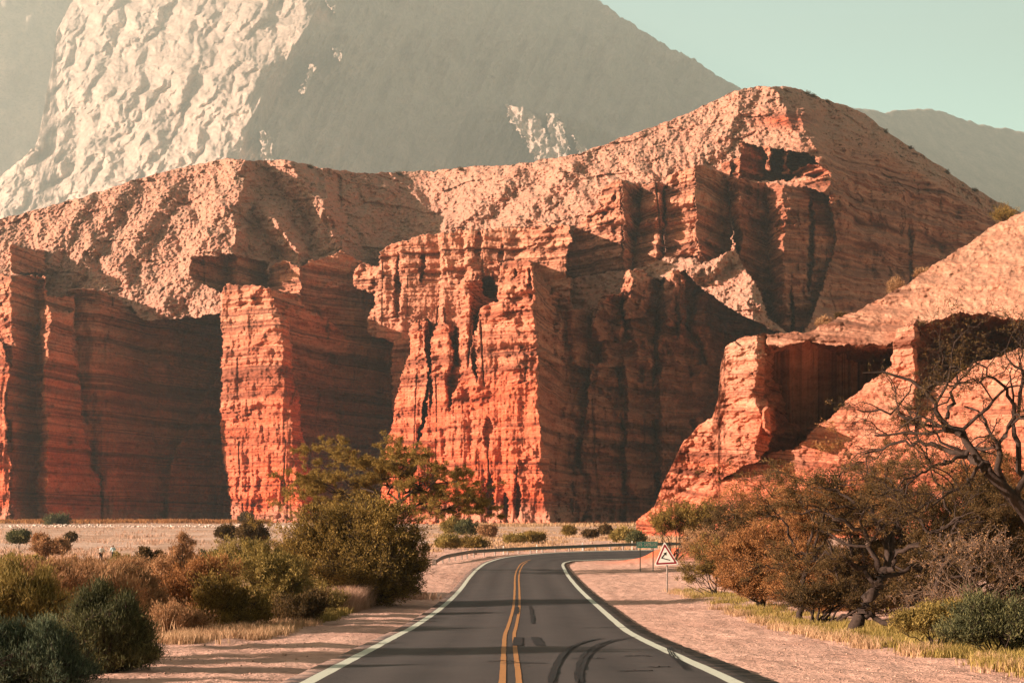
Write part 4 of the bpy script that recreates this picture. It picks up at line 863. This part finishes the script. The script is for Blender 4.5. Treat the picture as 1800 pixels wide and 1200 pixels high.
plant("bush", "rusty brown bush in the middle of the thicket behind the leaning trunk", "bush", 56, 1420, [(1410,985,60,60),(1430,920,60,44),(1395,1040,60,40),(1460,1010,50,50),(1400,890,46,34),(1470,1060,60,26)], 'brown', 100000, (.085, .03), 85, G2, twigs=84, wob=.16)
plant("bush", "tall dusky bush behind the leaning tree", "bush", 52, 1530, [(1500,910,70,60),(1560,880,70,56),(1580,970,70,60),(1500,990,60,55),(1460,860,44,34),(1560,1040,70,36)], 'dark', 90000, (.085, .03), 86, G2, twigs=84, wob=.16)
plant("bush", "dense dark bush under the overhanging bare tree", "bush", 46, 1680, [(1650,920,70,70),(1720,900,70,70),(1690,1000,80,55),(1770,960,60,80),(1620,1010,60,50),(1700,1060,80,30),(1790,1040,50,40)], 'dark', 100000, (.08, .028), 87, G2, twigs=84, wob=.16)
plant("bush", "rust coloured bush at the right edge of the thicket", "bush", 50, 1790, [(1780,860,60,60),(1830,920,60,90),(1740,840,50,40),(1690,850,50,34)], 'brown', 60000, (.085, .028), 88, G2, twigs=56, wob=.16)
plant("dead_shrub", "tangle of pale leafless twigs under the bare tree", "shrub", 34, 1740, [(1680,960,60,34),(1740,950,60,44),(1780,1000,50,50),(1640,985,44,24)], 'tan', 1500, (.05, .02), 92, G2, stems=3, twigs=26, trunk_r=.04, up=.1, wob=.22, bark=m_pale)
plant("dead_shrub", "small pale dead branches right of the leaning trunk", "shrub", 39, 1640, [(1600,1045,40,26),(1650,1040,50,34),(1690,1050,50,26)], 'tan', 900, (.05, .02), 93, G2, stems=3, twigs=22, trunk_r=.045, up=.1, wob=.25, bark=m_pale)
plant("shrub", "green shrub in the lower right corner of the photo", "shrub", 30, 1750, [(1720,1080,50,36),(1770,1090,50,44),(1690,1110,50,24),(1800,1130,40,30)], 'green', 36000, (.07, .02), 94, G2, up=.9, twigs=56, trunk_r=.04)
plant("shrub", "yellow green shrub left of the lower right corner shrub", "shrub", 33, 1650, [(1640,1085,44,22),(1600,1095,40,18),(1680,1080,36,24)], 'gold', 20000, (.07, .02), 95, G2, up=.9, twigs=44, trunk_r=.035)
plant("bush", "dark bush filling the foot of the thicket beside the leaning trunk", "bush", 47, 1440, [(1420,1050,60,28),(1470,1045,50,36),(1540,1060,60,28),(1600,1050,50,34)], 'dark', 26000, (.08, .026), 96, G2, twigs=44)
tree("thorn_tree", "spreading thorn tree with dark layered branches behind the largest left bush", 102, [
    ([(676,1000),(682,960),(690,910),(700,880)], .22, .13), ([(696,895),(720,865),(750,850),(790,845),(822,862)], .12, .03), ([(694,900),(740,885),(780,890),(810,900)], .10, .03),
    ([(698,885),(700,850),(712,820),(725,800)], .11, .03), ([(690,905),(655,870),(620,850),(590,838)], .12, .03), ([(686,920),(640,900),(600,885),(570,880)], .10, .03), ([(698,880),(740,840),(775,825)], .09, .03), ([(696,890),(675,850),(665,825),(650,815)], .09, .03),
    ([(690,915),(650,880),(610,870),(575,860)], .09, .03)], 3.2, 5, 'olive', 170000, (.12, .04), 2, bark=m_bark, flat=.5)
tree("leaning_tree", "dark thorn tree with a thick trunk leaning out of the thicket", 41, [
    ([(1497,1118),(1515,1072),(1542,1030),(1556,1000)], .21, .14), ([(1550,1010),(1535,960),(1500,925),(1450,905),(1395,900)], .10, .02), ([(1553,1005),(1560,950),(1540,900),(1500,865),(1450,845)], .10, .02),
    ([(1556,1002),(1590,960),(1640,930),(1700,905)], .10, .02), ([(1556,1000),(1585,930),(1600,870),(1580,830)], .10, .02), ([(1540,1030),(1500,990),(1450,975),(1400,985)], .08, .02), ([(1548,1018),(1610,1000),(1670,990),(1720,1005)], .08, .02),
    ([(1520,1085),(1560,1092),(1610,1088),(1640,1095)], .09, .03)], 2.0, 5, 'dark', 52000, (.07, .02), 90, bark=m_bark, flat=.35)
tree("bare_tree", "nearly leafless tree with black twisting branches reaching in from the right", 37, [
    ([(1900,1130),(1870,1030),(1815,920),(1775,870),(1735,830)], .24, .13), ([(1740,832),(1700,795),(1650,780),(1600,775),(1545,792)], .10, .018), ([(1732,828),(1700,775),(1665,735),(1640,690),(1590,655),(1530,650)], .11, .018),
    ([(1760,855),(1752,790),(1775,735),(1750,680),(1700,640)], .10, .018), ([(1790,885),(1800,810),(1790,740),(1810,670),(1780,610)], .10, .018), ([(1690,765),(1640,740),(1585,725),(1520,715)], .07, .016), ([(1700,795),(1655,815),(1600,830),(1550,860)], .06, .016),
    ([(1830,940),(1870,860),(1880,760),(1860,690)], .11, .02), ([(1720,815),(1690,850),(1640,870),(1590,900)], .055, .016), ([(1665,735),(1680,680),(1660,630)], .06, .016)], 2.1, 5, 'dark', 20000, (.06, .018), 91, bark=m_bark, flat=.15)
tree("bare_tree", "small thorny tree with thin dark branches above the rusty middle of the thicket", 50, [([(1405,1085),(1410,1040),(1420,990)], .12, .08), ([(1416,1000),(1390,940),(1360,905),(1340,900)], .06, .014), ([(1418,995),(1430,930),(1415,880),(1390,850)], .06, .014),
    ([(1420,990),(1460,940),(1500,900),(1540,890)], .06, .014), ([(1418,992),(1450,900),(1470,850),(1480,815)], .055, .014), ([(1412,1030),(1380,1005),(1350,995),(1325,1000)], .05, .012)], 2.0, 5, 'brown', 26000, (.085, .024), 97, bark=m_bark, flat=.3)
tree("bare_tree", "thin branched dark tree between the leaning trunk and the overhanging bare tree", 44, [([(1640,1095),(1645,1040),(1660,980)], .12, .08), ([(1655,990),(1620,920),(1580,880),(1540,860)], .06, .014), ([(1658,985),(1670,900),(1650,840),(1630,800)], .06, .014),
    ([(1660,980),(1710,920),(1760,890),(1810,880)], .06, .014), ([(1660,982),(1700,880),(1710,820),(1700,780)], .055, .014), ([(1650,1020),(1700,1000),(1750,990),(1800,1010)], .05, .012)], 2.0, 5, 'dark', 22000, (.075, .02), 98, bark=m_bark, flat=.3)
# bushes on the near hill's crest
def on_hill(px, py, d, rx, ry, pal, lab, seed, grp=G4):
    rng = np.random.default_rng(seed); s = d / F; x = (px - CX) * s; z = ZC - (py + ry * .9 - HY) * s
    root = empty("bush", (x, d, z)); tag(root, lab, "bush", grp); n = 90
    u_ = rng.normal(0, 1, (n, 3)); u_[:, 2] = np.abs(u_[:, 2]); u_ /= np.linalg.norm(u_, axis=1, keepdims=True)
    tip = u_ * np.array([rx * s, rx * s, ry * s * 1.8]) * rng.uniform(.5, 1.05, (n, 1))
    P_ = bez(np.zeros((n, 3)) - [0, 0, .2], tip, rng, 6, .1, .05); V, Q = tubes("", P_, np.linspace(.05, .015, 6)[None] * np.ones((n, 1)), None, None, 3)
    link("stems", mesh_np("stems", V, Q, [m_bark2]), root)
    k = rng.integers(0, n, 3800); j = rng.integers(2, 6, 3800); p = P_[k, j] + rng.normal(0, .16, (3800, 3)) * rx * s * .5; dr = tip[k] + rng.normal(0, .6, (3800, 3)); dr[:, 2] += .5
    V, Q = leaves(p, dr, .32, .09, rng); link("crown", mesh_np("crown", V, Q, [PAL[pal]], {'rnd': np.repeat(rng.random(3800), 4)}), root)
on_hill(1765, 372, 300, 26, 16, 'olive', "dark bush on the crest at the right edge of the near hill", 601)
on_hill(1575, 500, 292, 20, 14, 'tan', "straw coloured bush on the slope crest of the near hill", 602)
on_hill(1448, 565, 268, 16, 10, 'tan', "small yellow bush above the shaded hollow of the near hill", 603)
on_hill(1622, 478, 292, 16, 8, 'tan', "low pale bush just right of the straw coloured crest bush", 604)
on_hill(1478, 555, 270, 12, 6, 'dark', "tiny dusky bush beside the small yellow crest bush", 605)
on_hill(1748, 412, 292, 12, 8, 'dark', "small dark bush below the crest bush at the right edge", 606)

def hill_D(px, py):
    D, _ = castles(np.array([[float(px)]]), np.array([[float(py)]])); return float(D[0, 0])
G5 = "shrubs along the skyline of the red ridge"
for k, (px, rx, ry, lab) in enumerate([(1418, 8, 5, "dark shrub on the skyline just right of the ridge summit"), (1430, 6, 5, "second dark shrub right of the ridge summit on the skyline"), (1453, 5, 3, "tiny shrub on the skyline a little below the summit"),
        (1556, 6, 6, "round dark shrub on the skyline left of the far grey hill's middle"), (1600, 7, 4, "low shrub on the skyline halfway down the right slope"), (1664, 7, 5, "dark shrub on the skyline low on the right slope"), (1712, 7, 4, "lowest shrub on the skyline above the near hill"),
        (810, 8, 4, "dark shrub on the skyline in the middle saddle"), (700, 9, 4, "low dark shrub on the skyline above the shaded gully"), (545, 8, 4, "grey shrub on the skyline right of the left summit")]):
    py = float(pl(HILL, px)); on_hill(px, py + 1.5, hill_D(px, py + 4) - 1, rx, ry, 'dark', lab, 620 + k, G5)
rg = np.random.default_rng(55); n = 2600; px = rg.uniform(-20, 1750, n); py = pl(HILL, px) + 6 + rg.uniform(0, 1, n) ** 1.3 * 170
Dq, at_ = castles(px[None], py[None]); Dq = Dq[0]; ok = (at_['wall'][0] < .6) | (px > 1380); keep = ok & (fbm(px / 60, py / 40, 88, 3) > -.1); px, py, Dq = px[keep], py[keep], Dq[keep]
cen_ = np.column_stack([(px - CX) / F * Dq, Dq - .3, ZC + (HY - py) / F * Dq]); m = 22; k = np.repeat(np.arange(len(cen_)), m); sz_ = rg.uniform(.5, 1.3, len(cen_))[k, None]
u_ = rg.normal(0, 1, (len(k), 3)); u_[:, 2] = np.abs(u_[:, 2]); V, Q = leaves(cen_[k] + u_ * sz_ * .42, u_ + rg.normal(0, .4, u_.shape), .55, .3, rg)
o = link("slope_scrub", mesh_np("slope_scrub", V, Q, [PAL['dark']], {'rnd': np.repeat(rg.random(len(k)), 4)})); o['kind'] = 'stuff'
# ------------------------------------------------------------------ grass, stones
def grass(name, xy, h, wd, pal, seed, per=14, spread=.12, kind='stuff'):
    rng = np.random.default_rng(seed); z = ground_z(xy[:, 0], xy[:, 1]); n = len(xy) * per; k = np.repeat(np.arange(len(xy)), per)
    hh = h[k] if isinstance(h, np.ndarray) else h
    base = np.column_stack([xy[k, 0] + rng.normal(0, spread, n), xy[k, 1] + rng.normal(0, spread, n), z[k] - .03])
    tilt = rng.normal(0, .28, (n, 2)); L_ = hh * rng.uniform(.5, 1.2, n); tip = base + np.column_stack([tilt[:, 0] * L_, tilt[:, 1] * L_, L_])
    mid = (base + tip) / 2 + np.column_stack([-tilt * L_[:, None] * .15, L_ * .06]); a = rng.uniform(0, 6.28, n); sd_ = np.column_stack([np.cos(a), np.sin(a), a * 0]) * (wd * rng.uniform(.6, 1.3, n))[:, None]
    V = np.stack([base - sd_ * .5, base + sd_ * .5, mid + sd_ * .4, tip, mid - sd_ * .4], 1); i = np.arange(n)[:, None] * 5
    Q = np.concatenate([i + [0, 1, 2, 4]], 0); T3 = i + [4, 2, 3, 3]
    V = V.reshape(-1, 3); V2 = np.concatenate([V, V[3::5] + [0, 0, .001]]); T3[:, 3] = len(V) + np.arange(n)
    val = np.clip(np.repeat(rng.random(n), 5) * .7 + .3 * fbm(V[:, 0] / 2, V[:, 1] / 2, seed, 3) + .15, 0, 1); val = np.concatenate([val, val[3::5]])
    o = link(name, mesh_np(name, V2, np.concatenate([Q, T3]), [PAL[pal]], {'rnd': val})); o['kind'] = kind; return o
rng = np.random.default_rng(5)
def strip_pts(n, y0, y1, xl, xr, seed, dens=None):
    r = np.random.default_rng(seed); y = 1 / r.uniform(1 / y1, 1 / y0, n); u_ = r.random(n); a = np.interp(y, xl[0], xl[1]); b_ = np.interp(y, xr[0], xr[1]); x = a + (b_ - a) * u_
    keep = fbm(x / 1.6, y / 2.2, seed, 3) > (dens if dens is not None else -9) ; return np.column_stack([x, y])[keep]
e0 = ([20, 28, 39, 50, 62, 80], [8.9, 9.0, 8.8, 8.9, 8.9, 8.9]); e1 = ([20, 28, 39, 50, 62, 80], [12.5, 12.5, 11.2, 11.3, 11.6, 10.8])
grass("verge_grass", strip_pts(5200, 20, 80, e0, e1, 1, -.12), .24, .02, 'verge', 11, 13, .15)
grass("dry_verge_grass", strip_pts(1500, 20, 80, (e0[0], [8.4, 8.5, 8.3, 8.4, 8.5, 8.6]), (e0[0], [9.4, 9.5, 9.2, 9.3, 9.3, 9.2]), 2, -.1), .26, .02, 'straw', 12, 12, .1)
grass("tall_dry_grass", strip_pts(900, 57, 78, ([57, 65, 78], [-7.8, -7.2, -6.6]), ([57, 65, 78], [-6.6, -6.0, -5.4]), 3), .95, .02, 'pink', 13, 26, .12)
grass("yellow_dry_grass", strip_pts(700, 36, 50, ([36, 42, 50], [-9.2, -9.0, -8.2]), ([36, 42, 50], [-7.0, -6.6, -6.6]), 4, -.1), .30, .018, 'straw', 14, 14, .12)
grass("yellow_dry_grass", strip_pts(420, 50, 60, ([50, 60], [-7.6, -7.6]), ([50, 60], [-6.4, -6.5]), 6, -.1), .32, .02, 'gold', 15, 12, .12)
q = np.random.default_rng(9)
yy = 1 / q.uniform(1 / 620, 1 / 70, 9000); xx = q.uniform(-.37, -.06, 9000) * yy; kp = fbm(xx / 14, yy / 30, 61, 3) > -.05; xy = np.column_stack([xx, yy])[kp]
grass("plain_grass", xy, .3 + .5 * (fbm(xy[:, 0] / 9, xy[:, 1] / 20, 62, 2) > .2) * np.clip(xy[:, 1] / 300, .2, 1), .12, 'pink', 16, 7, .5)
yy = 1 / q.uniform(1 / 480, 1 / 152, 3600); xx = q.uniform(-.06, .16, 3600) * yy; kp = fbm(xx / 8, yy / 20, 63, 3) > -.1; xy = np.column_stack([xx, yy])[kp & (yy > 158)]
grass("plain_grass", xy, .45, .10, 'straw', 17, 8, .4)
yy = 1 / q.uniform(1 / 130, 1 / 36, 3600); xx = -q.uniform(9.5, 42, 3600); kp = (fbm(xx / 4, yy / 6, 64, 3) > -.1) & (xx / yy > -.40); xy = np.column_stack([xx, yy])[kp]
grass("scrub_grass", xy, .5, .035, 'straw', 18, 18, .25)

r_q = np.random.default_rng(31); yy = r_q.uniform(560, 640, 700); xx = r_q.uniform(-.37, -.17, 700) * yy
grass("cliff_foot_grass", np.column_stack([xx, yy]), 1.7, .35, 'brown', 19, 9, .9)
yy = r_q.uniform(440, 500, 500); xx = r_q.uniform(-.05, .1, 500) * yy; grass("cliff_foot_grass", np.column_stack([xx, yy]), 1.0, .3, 'straw', 20, 8, .9)
def stones(name, xy, r0, r1, material, seed):
    rg = np.random.default_rng(seed); z = ground_z(xy[:, 0], xy[:, 1]); bm = bmesh.new(); bmesh.ops.create_icosphere(bm, subdivisions=1, radius=1); v0 = np.array([v.co[:] for v in bm.verts]); f0 = np.array([[v.index for v in f.verts] for f in bm.faces]); bm.free()
    n = len(xy); r = rg.uniform(r0, r1, n) * rg.uniform(.4, 1, n); V = v0[None] * (1 + rg.normal(0, .16, (n, len(v0), 1))) * r[:, None, None] * rg.uniform(.6, 1.2, (n, 1, 3)) * [1, 1, .7]
    V = V + np.column_stack([xy, z + r * .25])[:, None]; Q = (f0[None] + np.arange(n)[:, None, None] * len(v0)).reshape(-1, 3)
    o = link(name, mesh_np(name, V.reshape(-1, 3), Q, [material], tri=True)); o['kind'] = 'stuff'; return o
m_stone = plain("pinkish_stone", (.36, .22, .17), .95, 0, .35, 3); m_pst = plain("pale_river_stone", (.55, .43, .37), .95, 0, .2, 1); m_dst = plain("dark_boulder", (.05, .05, .05), .9, 0, .3, 2)
r = np.random.default_rng(77); yy = 1 / r.uniform(1 / 110, 1 / 20, 2600); xx = np.where(r.random(2600) < .5, r.uniform(4.9, 9.6, 2600), -r.uniform(4.4, 9.0, 2600))
stones("roadside_gravel", np.column_stack([xx, yy]), .010, .035, m_stone, 1)
yy = r.uniform(415, 470, 900); xx = r.uniform(-.37, -.14, 900) * yy; stones("river_stones", np.column_stack([xx, yy]), .2, .7, m_pst, 2)
yy = r.uniform(160, 420, 500); xx = r.uniform(-.36, .1, 500) * yy; stones("plain_stones", np.column_stack([xx, yy]), .1, .4, m_stone, 3)
m_rst = plain("fallen_red_rock", (.52, .15, .07), .95, 0, .3, 1)
qx = r.uniform(660, 1280, 260); qd = np.interp(qx, [660, 950, 1000, 1280], [600, 505, 560, 640]) - r.uniform(6, 26, 260) ** 1.0; stones("fallen_rocks", np.column_stack([(qx - CX) / F * qd, qd]), .3, 1.5, m_rst, 4)
qx = r.uniform(0, 600, 200); qd = 625 - r.uniform(0, 20, 200); stones("fallen_rocks", np.column_stack([(qx - CX) / F * qd, qd]), .3, 1.2, m_rst, 5)
def boulder(px, d, r_, sq, material, lab, seed):
    bm = bmesh.new(); bmesh.ops.create_icosphere(bm, subdivisions=4, radius=1); co = np.array([v.co[:] for v in bm.verts])
    dsp = 1 + .22 * fbm(co[:, 0] * 1.3 + seed, co[:, 2] * 1.3 + co[:, 1], seed, 4); dsp = dsp[:, None]
    co = co * dsp * np.array([r_, r_ * .8, r_ * sq])
    for v, c_ in zip(bm.verts, co): v.co = c_
    x = (px - CX) / F * d; o = bm_obj("boulder", bm, material); o.location = (x, d, gz(x, d) + r_ * sq * .35); tag(o, lab, "boulder")
boulder(130, 140, .62, .62, m_dst, "dark angular boulder in the scrub left of the two people", 1)
boulder(405, 185, .8, .6, m_pst, "pale rock beside the small dark bush on the left plain", 2)
boulder(828, 150, .55, .6, m_stone, "brown boulder just beyond the left part of the guardrail", 3)

# trees standing just outside the picture on the left: their long shadows cross the road
for k, (x_, y_, h_, lab) in enumerate([(-17.5, 27.5, 5.4, "open thorn tree on the left verge, the nearest one outside the view"), (-21, 40, 5.6, "open thorn tree on the left verge beyond the nearest one"), (-24, 95, 8.5, "tall open thorn tree on the left plain near the large bush")][:2]):
    s_q = y_ / F; pxq = CX + x_ / s_q; g_ = gz(x_, y_); pyt = HY - (g_ + h_ - ZC) / s_q; u1 = 1 / s_q
    plant("thorn_tree", lab, "tree", y_, pxq, [(pxq + dx * u1, pyt + dz * u1, r1 * u1, .5 * u1) for dx, dz, r1 in ((0, .2, 1.9), (2.0, .6, 1.4), (-1.9, .6, 1.5), (.4, 1.3, 1.4))], 'olive', 26000, (.10, .04), 700 + k, "trees on the left verge", stems=2, twigs=30, trunk_r=.13, up=.2)
# ------------------------------------------------------------------ air
m_haze = bpy.data.materials.new("haze_air"); m_haze.use_nodes = True; t = m_haze.node_tree; t.nodes.clear()
pv = t.nodes.new('ShaderNodeVolumePrincipled'); om = t.nodes.new('ShaderNodeOutputMaterial'); t.links.new(pv.outputs[0], om.inputs['Volume'])
pv.inputs['Color'].default_value = (0.82, 0.97, 0.97, 1); pv.inputs['Density'].default_value = HAZE; pv.inputs['Anisotropy'].default_value = 0.3
hb = bmesh.new(); bmesh.ops.create_cube(hb, size=1)
me = bpy.data.meshes.new("haze"); hb.to_mesh(me); hb.free(); me.materials.append(m_haze)
hz = link("haze", me); hz['kind'] = 'stuff'
z0 = float(GZ.min()) - 1.0
hz.scale = (14000, 15500, 5200); hz.location = (900, 7500, z0 + 2600)
